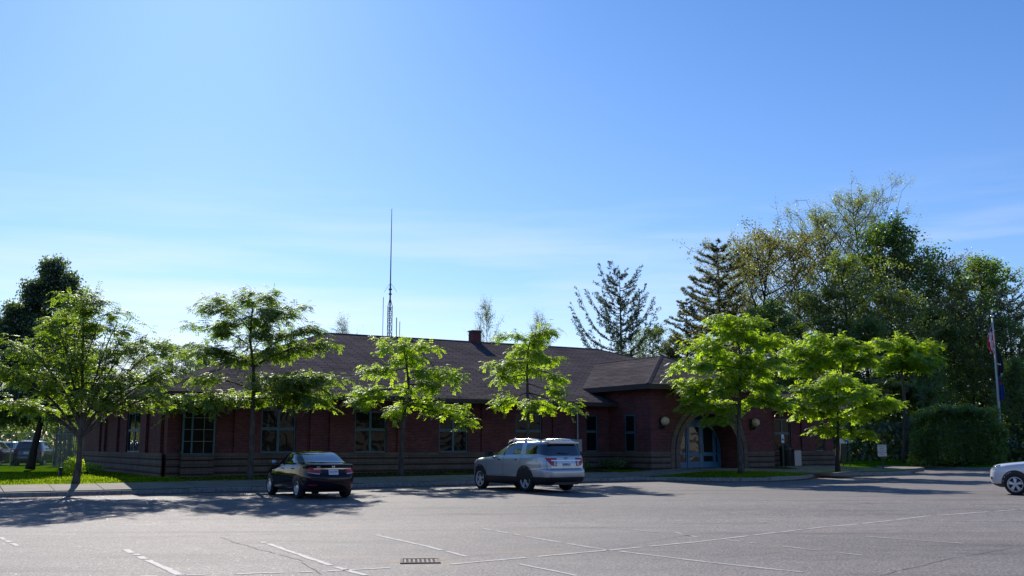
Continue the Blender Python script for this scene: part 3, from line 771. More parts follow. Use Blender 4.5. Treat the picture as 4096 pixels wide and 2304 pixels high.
# globe lamps either side of the arch
for px in (2663, 3026):
    tt = t_at(px, EM - .28)
    br = MB(); br.box(tt - .13, tt + .13, EM - .06, EM - .004, 2.42, 2.95); br.box(tt - .05, tt + .05, EM - .28, EM - .062, 2.42, 2.50); br.box(tt - .11, tt + .11, EM - .39, EM - .17, 2.50, 2.55)
    lo = br.build('wall_lamp', M['blackmetal'], BLD)
    g = MB(); rr = .205; g.lathe([(max(.001, rr * math.sin(a)), 2.775 - rr * math.cos(a)) for a in np.linspace(0.02, PI - .02, 14)], 24, 'z', (tt, EM - .28, 0)); g.build('globe', M['globe'], lo, smooth=True)

# --- roofs
def roof_face(vs, faces, name, parent, mat=M['shingle']):
    """faces with UV: u along the horizontal, v up the slope"""
    me = bpy.data.meshes.new(name); me.from_pydata([tuple(v) for v in vs], [], faces); me.materials.append(mat)
    uv = me.uv_layers.new(name='UVMap')
    for p in me.polygons:
        n = p.normal.normalized(); h = Vector((-n.y, n.x, 0)); h = h.normalized() if h.length > 1e-4 else Vector((1, 0, 0)); v = n.cross(h)
        for li in p.loop_indices:
            c = me.vertices[me.loops[li].vertex_index].co; uv.data[li].uv = (c.dot(h), c.dot(v))
    me.update(); o = bpy.data.objects.new(name, me); COL.objects.link(o); o.parent = parent; return o
OV = .8; T0, T1, B0, B1 = -OV, LW + OV + .9, -OV, DW + OV - .4
PIT = .353; RH = (B1 - B0) / 2; RZ = EH + RH * PIT
bc = (B0 + B1) / 2
V = [(T0, B0, EH), (T1, B0, EH), (T1, B1, EH), (T0, B1, EH), (T0 + RH, bc, RZ), (T1 - RH, bc, RZ)]
roof = roof_face(V, [(0, 1, 5, 4), (1, 2, 5), (2, 3, 4, 5), (3, 0, 4)], 'roof', BLD)
mb = MB()
th = .2
for a, b in (((T0, B0), (T1, B0)), ((T1, B0), (T1, B1)), ((T1, B1), (T0, B1)), ((T0, B1), (T0, B0))):
    x0, x1 = sorted((a[0], b[0])); y0, y1 = sorted((a[1], b[1]))
    if x0 == x1: mb.box(x0 - .012 if x0 == T0 else x0 - .018, x0 + .018 if x0 == T0 else x0 + .012, y0, y1, EH - th, EH - .002)
    else: mb.box(x0 + .02, x1 - .02, y0 - .012 if y0 == B0 else y0 - .018, y0 + .018 if y0 == B0 else y0 + .012, EH - th, EH - .002)
mb.build('fascia', M['fascia'], roof)
mb = MB(); mb.box(T0 + .02, T1 - .02, B0 + .02, B1 - .02, EH - th + .02, EH - th + .06); mb.build('soffit', M['soffit'], roof)
mb = MB()
for a, b in ((V[0], V[4]), (V[3], V[4]), (V[4], V[5]), (V[1], V[5]), (V[2], V[5])):
    A_, B_ = Vector(a), Vector(b); d = (B_ - A_).normalized(); s = d.cross(Vector((0, 0, 1))).normalized() * .14
    up = Vector((0, 0, .035)); dn = Vector((0, 0, -.02))
    mb.add([A_ + up, B_ + up, B_ + s + dn, A_ + s + dn, B_ - s + dn, A_ - s + dn], [(0, 3, 2, 1), (0, 1, 4, 5)])
mb.build('ridge_cap', M['ridgecap'], roof)
# entrance hip roof
eo = .62; c0, c1 = ENT0 - eo, ENT1 + eo; e0 = EM - eo; w2 = (c1 - c0) / 2; P2 = .40; z2 = EHE + w2 * P2; cc = (c0 + c1) / 2
def main_m(z): return B0 + (z - EH) / PIT     # m where the main slope reaches z
V2 = [(c0, e0, EHE), (c1, e0, EHE), (cc, e0 + w2, z2), (c1, main_m(EHE), EHE), (c0, main_m(EHE), EHE), (cc, main_m(z2) + .1, z2)]
roof2 = roof_face(V2, [(0, 1, 2), (1, 3, 5, 2), (4, 0, 2, 5)], 'entrance_roof', BLD)
mb = MB(); th2 = .24
mb.box(c0 + .02, c1 - .02, e0 - .012, e0 + .018, EHE - th2, EHE - .002); mb.box(c0 - .012, c0 + .018, e0, main_m(EHE) , EHE - th2, EHE - .002); mb.box(c1 - .018, c1 + .012, e0, main_m(EHE), EHE - th2, EHE - .002)
mb.build('fascia', M['fascia'], roof2)
mb = MB(); mb.box(c0 + .02, c1 - .02, e0 + .02, main_m(EHE) - .4, EHE - th2 + .02, EHE - th2 + .06); mb.build('soffit', M['soffit'], roof2)
mb = MB()
for a, b in ((V2[0], V2[2]), (V2[1], V2[2]), (V2[2], V2[5])):
    A_, B_ = Vector(a), Vector(b); d = (B_ - A_).normalized(); s = d.cross(Vector((0, 0, 1))).normalized() * .14
    up = Vector((0, 0, .035)); dn = Vector((0, 0, -.025))
    mb.add([A_ + up, B_ + up, B_ + s + dn, A_ + s + dn, B_ - s + dn, A_ - s + dn], [(0, 3, 2, 1), (0, 1, 4, 5)])
mb.build('ridge_cap', M['ridgecap'], roof2)
# entrance upper side walls above the main roof
mb = MB(); mb.box(ENT0 + .002, ENT0 + .298, 3.002, 3.3, EH, EHE - .1); mb.build('cheek_wall', M['brick'], BLD)
# chimney
ct = t_at(1897, bc); mb = MB(); s = .27
mb.box(ct - s, ct + s, bc - s, bc + s, RZ - .6, RZ + .58); ch = mb.build('chimney', M['brick'], roof)
mb = MB(); mb.box(ct - s - .05, ct + s + .05, bc - s - .05, bc + s + .05, RZ + .582, RZ + .65); mb.build('chimney_cap', M['blackmetal'], roof)
mb = MB()
for k in range(4): mb.box(LW * .1 + k * 6.5, LW * .1 + k * 6.5 + .002, bc, bc + .002, RZ, RZ + .002)

# --- outdoor air conditioner on the wall and its conduit
def wloc(t, m, z): p = TM(t, m, z); return (p.x, p.y, p.z)
a0, a1 = t_at(2277, -.45), t_at(2328, -.45)
ac = empty('air_conditioner', wloc((a0 + a1) / 2, -.45, 0), AF, 'pale outdoor air conditioner unit hung on the brick wall behind the silver vehicle', 'air conditioner')
w = (a1 - a0) / 2
mb = MB(); mb.box(-w, w, 0, .3, 1.33, 1.90); mb.box(-w - .01, w + .01, -.01, .31, 1.901, 1.93); mb.build('casing', M['beigeplastic'], ac)
mb = MB(); mb.lathe([(.001, -.012), (.22, -.012), (.23, -.002)], 28, 'y', (-.09, 0, 1.6)); mb.build('fan_grille', M['blackmetal'], ac)
mb = MB(); mb.box(-w + .05, -w + .09, .302, .45, 1.25, 1.33); mb.build('bracket', M['steel'], ac)
mb = MB(); mb.box(w - .09, w - .05, .302, .45, 1.25, 1.33); mb.build('bracket', M['steel'], ac)
cd = MB(); cp = t_at(2311, -.12) ; cd.box(cp - .03, cp + .03, -.14, -.10, 1.94, EH - .2); c_ = cd.build('conduit', M['beigeplastic'], BLD)

# things at the right of the entrance
tb = t_at(3140, -.9); p = TM(tb, -.9); gz = high_z(p.x, p.y)
bn = empty('trash_bin', (p.x, p.y, gz), AF, 'dark lidded rubbish bin by the wall right of the arch', 'bin')
mb = MB(); mb.lathe([(.24, 0), (.28, .04), (.31, .85), (.33, .9)], 20); mb.build('body', M['blackmetal'], bn, True)
mb = MB(); mb.lathe([(.345, .9), (.345, .96), (.25, 1.08), (.001, 1.12)], 20); mb.build('lid', M['blackmetal'], bn, True)
tb = t_at(3182, -.5); p = TM(tb, -.5); bx_ = empty('utility_box', (p.x, p.y, high_z(p.x, p.y)), AF, 'small grey utility cabinet standing right of the rubbish bin', 'utility box')
mb = MB(); mb.box(-.26, .26, -.15, .15, 0, .85); mb.build('cabinet', M['steel'], bx_)
mb = MB(); mb.box(-.29, .29, -.18, .18, .851, .9); mb.build('cover', M['blackmetal'], bx_)

# ------------------------------------------------------------------ antenna mast
ap = at_depth(1558, 1335, 62.0)
an = empty('radio_mast', (ap.x, ap.y, 0.4), 0, 'tall lattice radio mast with a whip antenna rising behind the roof ridge', 'radio mast')
top_z = at_depth(1560, 1195, 62).z - .4; wh = at_depth(1563, 835, 62).z - .4
mb = MB(); cs = [(.16 * math.cos(a), .16 * math.sin(a)) for a in (R(100), R(220), R(340))]
for x, y in cs: mb.tube([(x, y, 0), (x, y, top_z - .5), (x * .15, y * .15, top_z)], .022, 6)
z = 0.3
while z < top_z - .8:
    for i in range(3):
        a = cs[i]; b = cs[(i + 1) % 3]
        mb.tube([(a[0], a[1], z), (b[0], b[1], z + .45)], .011, 4); mb.tube([(b[0], b[1], z), (a[0], a[1], z + .45)], .011, 4); mb.tube([(a[0], a[1], z), (b[0], b[1], z)], .014, 4)
    z += .45
mb.build('lattice', M['antsteel'], an)
mb = MB(); mb.tube([(0, 0, top_z - .7), (0, 0, top_z + .9)], .05, 8); mb.lathe([(.1, top_z + .25), (.1, top_z + .33)], 10); mb.lathe([(.11, top_z + .55), (.11, top_z + .63)], 10)
for a in (R(20), R(160), R(270)): mb.tube([(0, 0, top_z + 1.0), (.42 * math.cos(a), .42 * math.sin(a), top_z + .45)], .009, 4)
mb.tube([(0, 0, top_z + .9), (0, 0, (top_z + wh) / 2), (0, 0, wh)], [.04, .032, .018], 6); mb.build('whip_antenna', M['antsteel'], an)
mb = MB(); mb.tube([(-.42, 0, top_z - 4.5), (-.42, 0, top_z + .1)], .02, 5); mb.tube([(-.42, 0, top_z - 3.2), (-.2, 0, top_z - 3.2)], .014, 4); mb.build('side_antenna', M['antsteel'], an)
mb = MB(); zz = at_depth(1572, 1270, 62).z - .4; mb.tube([(.42, 0, 5), (.42, 0, zz)], .03, 5); mb.tube([(.62, 0, zz - 2.1), (.62, 0, zz - .25)], .022, 5); mb.tube([(.42, 0, zz - 1.2), (.62, 0, zz - 1.2)], .02, 4); mb.build('side_antenna', M['antsteel'], an)

# ------------------------------------------------------------------ trees
def rv(rnd, s=1.0):
    while True:
        v = Vector((rnd.uniform(-1, 1), rnd.uniform(-1, 1), rnd.uniform(-1, 1)))
        if 0.01 < v.length < 1: return v * s
def bez(a, b, c, n):
    return [a.lerp(b, i / n).lerp(b.lerp(c, i / n), i / n) for i in range(n + 1)]

class Leaves:
    def __init__(s): s.c = []; s.d = []; s.l = []; s.w = []; s.n = []
    def add(s, c, d, l, w, n): s.c.append(tuple(c)); s.d.append(tuple(d)); s.l.append(l); s.w.append(w); s.n.append(tuple(n))
    def build(s, name, mat, parent):
        c = np.array(s.c); d = np.array(s.d); d /= np.linalg.norm(d, axis=1, keepdims=True) + 1e-9
        n = np.array(s.n); sd_ = np.cross(d, n); sd_ /= np.linalg.norm(sd_, axis=1, keepdims=True) + 1e-9
        l = np.array(s.l)[:, None]; w = np.array(s.w)[:, None]; nn = np.cross(sd_, d)
        v0 = c; v1 = c + d * l * .45 + sd_ * w * .5 - nn * w * .12; v2 = c + d * l; v3 = c + d * l * .45 - sd_ * w * .5 - nn * w * .12
        V = np.stack([v0, v1, v2, v3], 1).reshape(-1, 3); k = len(c)
        me = bpy.data.meshes.new(name); me.vertices.add(4 * k); me.vertices.foreach_set('co', V.ravel())
        me.loops.add(4 * k); me.loops.foreach_set('vertex_index', np.arange(4 * k, dtype=np.int32))
        me.polygons.add(k); me.polygons.foreach_set('loop_start', np.arange(0, 4 * k, 4, dtype=np.int32))
        try: me.polygons.foreach_set('loop_total', np.full(k, 4, dtype=np.int32))
        except Exception: pass
        me.materials.append(mat); me.update(calc_edges=True); me.validate()
        o = bpy.data.objects.new(name, me); COL.objects.link(o); o.parent = parent
        return o

def frond(lv, rnd, p, d, n, L, lw, ll):
    """a drooping compound leaf: leaflets in pairs along a bent rib"""
    d = d.normalized(); side = d.cross(Vector((0, 0, 1)))
    side = side.normalized() if side.length > .05 else Vector((1, 0, 0)); q = p.copy(); dd = d.copy()
    for k in range(n):
        q = q + dd * (L / n); dd = (dd + Vector((0, 0, -.15))).normalized()
        nrm = (side.cross(dd) + rv(rnd, .5)).normalized()
        for s in (-1, 1):
            ld = (side * s * .9 + dd * .55 + Vector((0, 0, -.25)) + rv(rnd, .25))
            lv.add(q, ld, ll * rnd.uniform(.75, 1.2), lw * rnd.uniform(.8, 1.2), nrm)

def street_tree(name, base, trunk_pts, r0, clusters, rnd, leafmat, barkmat, label, group, subs=10, twigs=4, fr=3, ll=.11, lw=.046, FL=.36, spread=.3, fork=None, cat='tree', tuft=0):
    """clusters: (centre, (rx, ry, rz), weight, attach height fraction)"""
    root = empty(name, base, 0, label, cat, group); B = Vector(base)
    tk = MB(); lv = Leaves()
    tp = [Vector(p) - B for p in trunk_pts]; m = len(tp)
    rads = [r0 * (1.25 if i == 0 else 1) * (1 - .75 * i / (m - 1)) for i in range(m)]
    path = []
    for i in range(m - 1):
        for k in range(4): path.append((tp[i].lerp(tp[i + 1], k / 4), rads[i] + (rads[i + 1] - rads[i]) * k / 4))
    path.append((tp[-1], rads[-1]))
    tk.tube([p for p, r in path], [r for p, r in path], 9)
    for c, rr, wgt, af in clusters:
        c = Vector(c) - B; i = min(len(path) - 1, int(af * (len(path) - 1))); a, ra = path[i]
        out = c - a; outh = Vector((out.x, out.y, 0))
        mid = a + outh * .45 + Vector((0, 0, out.z * .55 + .12 * out.length))
        limb = bez(a, mid, c, 8); lr = max(.018, min(ra * .6, .012 + .018 * out.length))
        tk.tube(limb, [lr * (1 - .7 * k / 8) for k in range(9)], 6, False)
        for s in range(int(subs * wgt)):
            st = limb[rnd.randint(2, 8)]
            for _ in range(20):
                v = rv(rnd); 
                if v.length > .45: break
            e = c + Vector((v.x * rr[0], v.y * rr[1], v.z * rr[2]))
            dl = (e - st)
            if dl.length < .15: continue
            md = st.lerp(e, .5) + Vector((0, 0, .12 * dl.length)) + rv(rnd, .1 * dl.length)
            sb = bez(st, md, e, 6); tk.tube(sb, [max(.006, lr * .35 * (1 - .8 * k / 6)) for k in range(7)], 4, False)
            for tw in range(twigs + 1):
                if tw == 0: pts = sb; k0 = 2
                else:
                    j = rnd.randint(2, 5); s0 = sb[j]; od = (sb[j + 1] - sb[j]).normalized()
                    td = (od * .6 + rv(rnd, .9)); td.z = td.z * .45 + .08
                    ln = rnd.uniform(.3, .62); e2 = s0 + td.normalized() * ln
                    pts = bez(s0, s0.lerp(e2, .5) + Vector((0, 0, .05)), e2 - Vector((0, 0, .06)), 3); k0 = 1
                    tk.tube(pts, [.006, .005, .004, .003], 3, False)
                for k in range(k0, len(pts)):
                    for q in range(fr):
                        od = (pts[k] - pts[k - 1]).normalized()
                        fd = od * .7 + rv(rnd, 1.0); fd.z = fd.z * .35 + .02
                        p_ = pts[k - 1].lerp(pts[k], rnd.random())
                        if tuft:
                            for _ in range(tuft): lv.add(p_ + rv(rnd, spread), rv(rnd) + Vector((0, 0, -.3)), ll * rnd.uniform(.7, 1.2), lw * rnd.uniform(.7, 1.2), rv(rnd) + Vector((0, 0, .6)))
                        else: frond(lv, rnd, p_ + rv(rnd, .08), fd, 5, FL * rnd.uniform(.7, 1.2), lw, ll)
    tk.build('trunk', barkmat, root, True); lv.build('crown', leafmat, root)
    return root

def px_cl(lst, Y, rnd):
    out = []
    for (x, y, rx, ry, w, af) in lst:
        yo = rnd.uniform(-.35, .35) * rx * Y / F_PX
        c = at_depth(x, y, Y + yo); g = 1.12; out.append((c, (g * rx * Y / F_PX, g * rx * .85 * Y / F_PX, g * .85 * ry * Y / F_PX), w, af))
    return out
GT = 'young street trees along the kerb'
def place_row(px, m): t = t_at(px, m); p = TM(t, m); return Vector((p.x, p.y, high_z(p.x, p.y) - .03))
# tree 1: wide, many stems
b = place_row(312, -2.95); rnd = random.Random(1); Y = b.y
tr = [b, at_depth(316, 1850, Y), at_depth(322, 1720, Y), at_depth(330, 1640, Y), at_depth(330, 1480, Y + .2), at_depth(335, 1300, Y)]
cl = [(330, 1190, 90, 55, .9, .95), (220, 1280, 110, 60, 1.0, .42), (420, 1260, 90, 60, .9, .8), (110, 1380, 120, 60, 1.1, .40), (280, 1400, 130, 70, 1.2, .6), (470, 1290, 80, 50, .7, .42), (520, 1380, 110, 60, 1.0, .42),
      (620, 1400, 90, 45, .9, .38), (50, 1480, 110, 50, 1.0, .38), (200, 1500, 130, 60, 1.0, .45), (400, 1500, 130, 60, 1.0, .45), (580, 1520, 110, 50, 1.0, .40), (120, 1620, 110, 28, .7, .38), (680, 1570, 90, 40, .8, .36),
      (330, 1600, 130, 45, .8, .5), (30, 1600, 90, 35, .6, .38), (500, 1610, 100, 30, .7, .37), (690, 1480, 60, 36, .6, .38)]
street_tree('locust_tree', b, tr, .12, px_cl(cl, Y, rnd), rnd, M['leaf_locust'], M['bark'], 'broad street tree with several stems, left of the brick building', GT, subs=9, twigs=4, fr=2)
b = place_row(1003, -2.9); Y = b.y; rnd = random.Random(2)
tr = [b, at_depth(1006, 1800, Y), at_depth(1012, 1600, Y), at_depth(1015, 1470, Y), at_depth(1000, 1360, Y + .1), at_depth(1010, 1230, Y)]
cl = [(1040, 1190, 80, 38, .9, .95), (880, 1220, 100, 45, 1.0, .85), (1130, 1250, 100, 45, 1.0, .8), (980, 1280, 100, 40, .9, .85), (850, 1320, 110, 40, 1.0, .75), (1210, 1330, 110, 42, 1.0, .65), (1050, 1350, 120, 40, 1.0, .7),
      (830, 1400, 110, 30, .9, .6), (1130, 1410, 130, 35, 1.0, .6), (950, 1430, 90, 35, .8, .6), (1280, 1380, 80, 28, .6, .6), (1080, 1530, 120, 40, 1.2, .45), (1220, 1540, 120, 40, 1.2, .45), (1340, 1510, 80, 30, .6, .45), (1290, 1600, 100, 32, .8, .45),
      (1140, 1600, 110, 30, .9, .4), (960, 1600, 110, 30, .9, .4), (800, 1605, 110, 28, .9, .42), (860, 1520, 80, 22, .5, .45), (700, 1625, 70, 22, .5, .42)]
street_tree('locust_tree', b, tr, .115, px_cl(cl, Y, rnd), rnd, M['leaf_locust'], M['bark'], 'taller layered street tree left of the dark sedan, trunk before the brick wall', GT, subs=10, twigs=4, fr=2)
b = place_row(1604, -2.9); Y = b.y; rnd = random.Random(3)
tr = [b, at_depth(1606, 1800, Y), at_depth(1618, 1640, Y), at_depth(1635, 1540, Y), at_depth(1625, 1450, Y), at_depth(1615, 1400, Y)]
cl = [(1560, 1385, 80, 26, .8, .95), (1700, 1385, 80, 24, .7, .9), (1630, 1430, 90, 28, .8, .8), (1540, 1500, 95, 26, .9, .75), (1790, 1500, 80, 30, 1.0, .65), (1680, 1490, 90, 28, .8, .7), (1480, 1570, 80, 22, .8, .55), (1600, 1560, 80, 24, .7, .6),
      (1760, 1550, 70, 22, .6, .6), (1420, 1615, 80, 18, .7, .5), (1560, 1640, 60, 15, .5, .48), (1690, 1620, 60, 18, .5, .5), (1790, 1640, 80, 28, .9, .48), (1850, 1700, 45, 14, .4, .46)]
street_tree('locust_tree', b, tr, .105, px_cl(cl, Y, rnd), rnd, M['leaf_bright'], M['bark'], 'thin street tree with mottled trunk between the sedan and the silver vehicle', GT, subs=8, twigs=4, fr=2)
b = place_row(2108, -2.9); Y = b.y; rnd = random.Random(4)
tr = [b, at_depth(2110, 1800, Y), at_depth(2112, 1640, Y), at_depth(2108, 1500, Y), at_depth(2112, 1400, Y), at_depth(2130, 1330, Y)]
cl = [(2200, 1325, 75, 22, .8, .98), (2040, 1350, 60, 18, .6, .9), (2120, 1370, 70, 22, .8, .9), (2100, 1420, 90, 24, .9, .8), (1980, 1470, 85, 20, .9, .7), (2200, 1450, 80, 24, .9, .75), (2100, 1490, 90, 24, .9, .7), (2240, 1510, 60, 20, .6, .65),
      (2010, 1520, 60, 16, .5, .6), (2200, 1570, 50, 14, .4, .55), (2020, 1615, 60, 14, .5, .5), (2180, 1625, 90, 20, .9, .5), (2280, 1640, 70, 16, .6, .5)]
street_tree('locust_tree', b, tr, .10, px_cl(cl, Y, rnd), rnd, M['leaf_bright'], M['bark'], 'slim layered street tree growing straight behind the silver vehicle', GT, subs=8, twigs=4, fr=2)
b = place_row(2962, -6.2); Y = b.y; rnd = random.Random(5)
tr = [b, at_depth(2958, 1790, Y), at_depth(2955, 1680, Y), at_depth(2960, 1560, Y), at_depth(2962, 1450, Y), at_depth(2950, 1330, Y)]
cl = [(2870, 1270, 60, 30, .7, .95), (3000, 1300, 60, 35, .7, .95), (2930, 1340, 90, 40, 1.1, .9), (3060, 1370, 80, 45, 1.1, .85), (2800, 1380, 80, 40, 1.0, .85), (2920, 1430, 110, 45, 1.4, .8), (3070, 1470, 90, 45, 1.2, .75), (2770, 1470, 90, 38, 1.1, .75),
      (2880, 1520, 120, 45, 1.4, .7), (3030, 1560, 110, 45, 1.3, .65), (2720, 1550, 90, 28, .9, .6), (2820, 1590, 100, 30, 1.0, .6), (2950, 1620, 110, 32, 1.0, .58), (3090, 1620, 80, 30, .8, .58), (2800, 1640, 60, 18, .4, .5), (2860, 1680, 60, 16, .4, .5)]
street_tree('locust_tree', b, tr, .13, px_cl(cl, Y, rnd), rnd, M['leaf_lime'], M['bark'], 'full bright green street tree on the grass island before the arched entrance', GT, subs=10, twigs=4, fr=2, ll=.13, lw=.055)
b = place_row(3347, -3.6 - 1.5); Y = b.y; rnd = random.Random(6)
tr = [b, at_depth(3349, 1820, Y), at_depth(3352, 1740, Y), at_depth(3350, 1650, Y), at_depth(3345, 1560, Y)]
cl = [(3350, 1520, 90, 35, 1.2, .95), (3250, 1560, 100, 38, 1.3, .85), (3440, 1570, 100, 40, 1.3, .85), (3180, 1610, 80, 28, 1.0, .75), (3330, 1600, 110, 38, 1.3, .8), (3520, 1620, 80, 34, 1.1, .7), (3250, 1650, 90, 28, 1.0, .7),
      (3420, 1660, 110, 34, 1.2, .7), (3560, 1610, 60, 22, .6, .7), (3350, 1720, 90, 22, .7, .6), (3440, 1740, 60, 18, .5, .6)]
street_tree('locust_tree', b, tr, .12, px_cl(cl, Y, rnd), rnd, M['leaf_lime'], M['barkdark'], 'low dense bright green tree on the grass island beside the white sign', GT, subs=10, twigs=4, fr=2, ll=.14, lw=.06)
b = at_depth(3372, 1850, 66); b.z = .5; Y = 66; rnd = random.Random(7)
tr = [b, at_depth(3372, 1700, Y), at_depth(3370, 1550, Y), at_depth(3370, 1420, Y)]
cl = [(3300, 1365, 110, 32, 1.3, .95), (3200, 1400, 90, 30, 1.0, .85), (3410, 1390, 90, 32, 1.0, .85), (3180, 1470, 90, 32, 1.0, .75), (3330, 1440, 110, 34, 1.2, .8), (3480, 1440, 80, 30, .8, .7)]
street_tree('shade_tree', b, tr, .17, px_cl(cl, Y, rnd), rnd, M['leaf_lime'], M['bark'], 'bright green flat topped tree rising directly behind the low island tree', 'trees at the back of the lot', subs=13, twigs=4, fr=2, ll=.16, lw=.07, FL=.42)
b = at_depth(3622, 1850, 70); b.z = .5; Y = 70; rnd = random.Random(8)
tr = [b, at_depth(3622, 1700, Y), at_depth(3615, 1550, Y), at_depth(3600, 1420, Y)]
cl = [(3560, 1370, 90, 26, 1.1, .95), (3680, 1385, 90, 28, 1.1, .9), (3620, 1430, 120, 34, 1.3, .85), (3520, 1460, 90, 30, .9, .8), (3700, 1460, 80, 30, .9, .8)]
street_tree('shade_tree', b, tr, .2, px_cl(cl, Y, rnd), rnd, M['leaf_lime'], M['bark'], 'spreading green tree with bare pale trunk between white sign and hedge', 'trees at the back of the lot', subs=13, twigs=4, fr=2, ll=.17, lw=.075, FL=.45)
cl2 = [(3560, 1540, 110, 40, 1.1, .7), (3690, 1560, 110, 40, 1.1, .7), (3620, 1600, 110, 36, 1.0, .65)]
rnd = random.Random(18); Y = 73; b = at_depth(3700, 1850, Y); b.z = .5
tr = [b, at_depth(3690, 1700, Y), at_depth(3660, 1560, Y)]
street_tree('shade_tree', b, tr, .15, px_cl(cl2, Y, rnd), rnd, M['leaf_wood'], M['barkdark'], 'shaded darker green tree below the spreading tree, left of the hedge top', 'trees at the back of the lot', subs=13, twigs=4, fr=2, ll=.17, lw=.075, FL=.45)

# dark linden behind on the left lawn
b = Vector(at_depth(122, 1850, 52)); b.z = .45; Y = 52; rnd = random.Random(10)
tr = [b, at_depth(140, 1780, Y), at_depth(165, 1680, Y), at_depth(190, 1500, Y), at_depth(200, 1250, Y), at_depth(205, 1080, Y)]
cl = [(212, 1075, 30, 50, .7, .98), (235, 1140, 70, 50, 1.0, .9), (160, 1180, 75, 50, 1.0, .9), (290, 1210, 80, 60, 1.1, .8), (95, 1270, 95, 55, 1.2, .75), (40, 1330, 70, 45, .8, .7), (220, 1320, 120, 60, 1.6, .75), (330, 1340, 80, 60, 1.0, .7), (50, 1380, 100, 60, 1.4, .65), (180, 1430, 130, 60, 1.6, .65),
      (320, 1450, 100, 60, 1.2, .6), (30, 1490, 110, 60, 1.3, .55), (200, 1550, 140, 50, 1.4, .5), (80, 1600, 120, 45, 1.2, .45), (330, 1570, 90, 50, 1.0, .5), (210, 1650, 110, 30, .9, .4), (30, 1670, 80, 30, .8, .4)]
street_tree('shade_tree', b, tr, .2, px_cl(cl, Y, rnd), rnd, M['leaf_dark'], M['barkdark'], 'dark conical tree on the far lawn at the left, its trunk leaning', 'trees behind the left lawn', subs=22, twigs=5, fr=3, ll=.15, lw=.10, tuft=5, spread=.42)

# --- background prototypes
def broadleaf(name, H, cw, cb, seed, mat, bark, density=1.0, ll=.24, upright=.5, leafy=1.0, r0=.16):
    """woodland tree grown from scratch: trunk, limbs, branchlets, leaf clumps"""
    rnd = random.Random(seed); root = empty(name); tk = MB(); lv = Leaves()
    top = Vector((rnd.uniform(-.05, .05) * H, rnd.uniform(-.05, .05) * H, H))
    tp = bez(Vector((0, 0, 0)), Vector((rnd.uniform(-.04, .04) * H, 0, H * .5)), top, 14)
    tk.tube(tp, [r0 * (1 - .9 * k / 14) + .01 for k in range(15)], 7)
    nl = int(34 * density)
    for i in range(nl):
        f = cb + (1 - cb) * (i + rnd.random()) / nl; a = tp[min(13, int(f * 14))].lerp(tp[min(14, int(f * 14) + 1)], f * 14 % 1)
        g = (f - cb) / (1 - cb); wid = cw * .5 * (math.sin(PI * min(1, .18 + g * .8)) ** .7) * rnd.uniform(.6, 1.15); az = i * 2.4 + rnd.uniform(-.5, .5)
        o = Vector((math.cos(az), math.sin(az), 0))
        e = a + o * wid + Vector((0, 0, wid * upright * rnd.uniform(.6, 1.5))); e.z = min(e.z, H * 1.03)
        lb = bez(a, a + o * wid * .5 + Vector((0, 0, wid * upright * .2)), e, 6); tk.tube(lb, [max(.012, .06 * r0 / .16 * (1 - .8 * k / 6)) for k in range(7)], 4, False)
        for j in range(8):
            s0 = lb[rnd.randint(2, 6)]; dv = o * .6 + rv(rnd, 1.0) + Vector((0, 0, upright * .6)); ln = rnd.uniform(.5, 1.0) * (.5 + wid * .28)
            e2 = s0 + dv.normalized() * ln; sb = bez(s0, s0.lerp(e2, .5) + rv(rnd, .1), e2, 3); tk.tube(sb, [.022, .016, .011, .006], 3, False)
            for k in range(3):
                e3 = sb[rnd.randint(1, 3)] + (dv.normalized() + rv(rnd, .9)) * ln * .45; tk.tube([sb[2], e3], [.009, .004], 3, False)
                for q in range(int(15 * leafy)):
                    c = sb[2].lerp(e3, rnd.uniform(.1, 1.2)) + rv(rnd, .38)
                    lv.add(c, rv(rnd) + Vector((0, 0, -.2)), ll * rnd.uniform(.6, 1.2), ll * .6 * rnd.uniform(.7, 1.2), rv(rnd) + Vector((0, 0, .5)))
    tk.build('trunk', bark, root, True); lv.build('crown', mat, root)
    return root

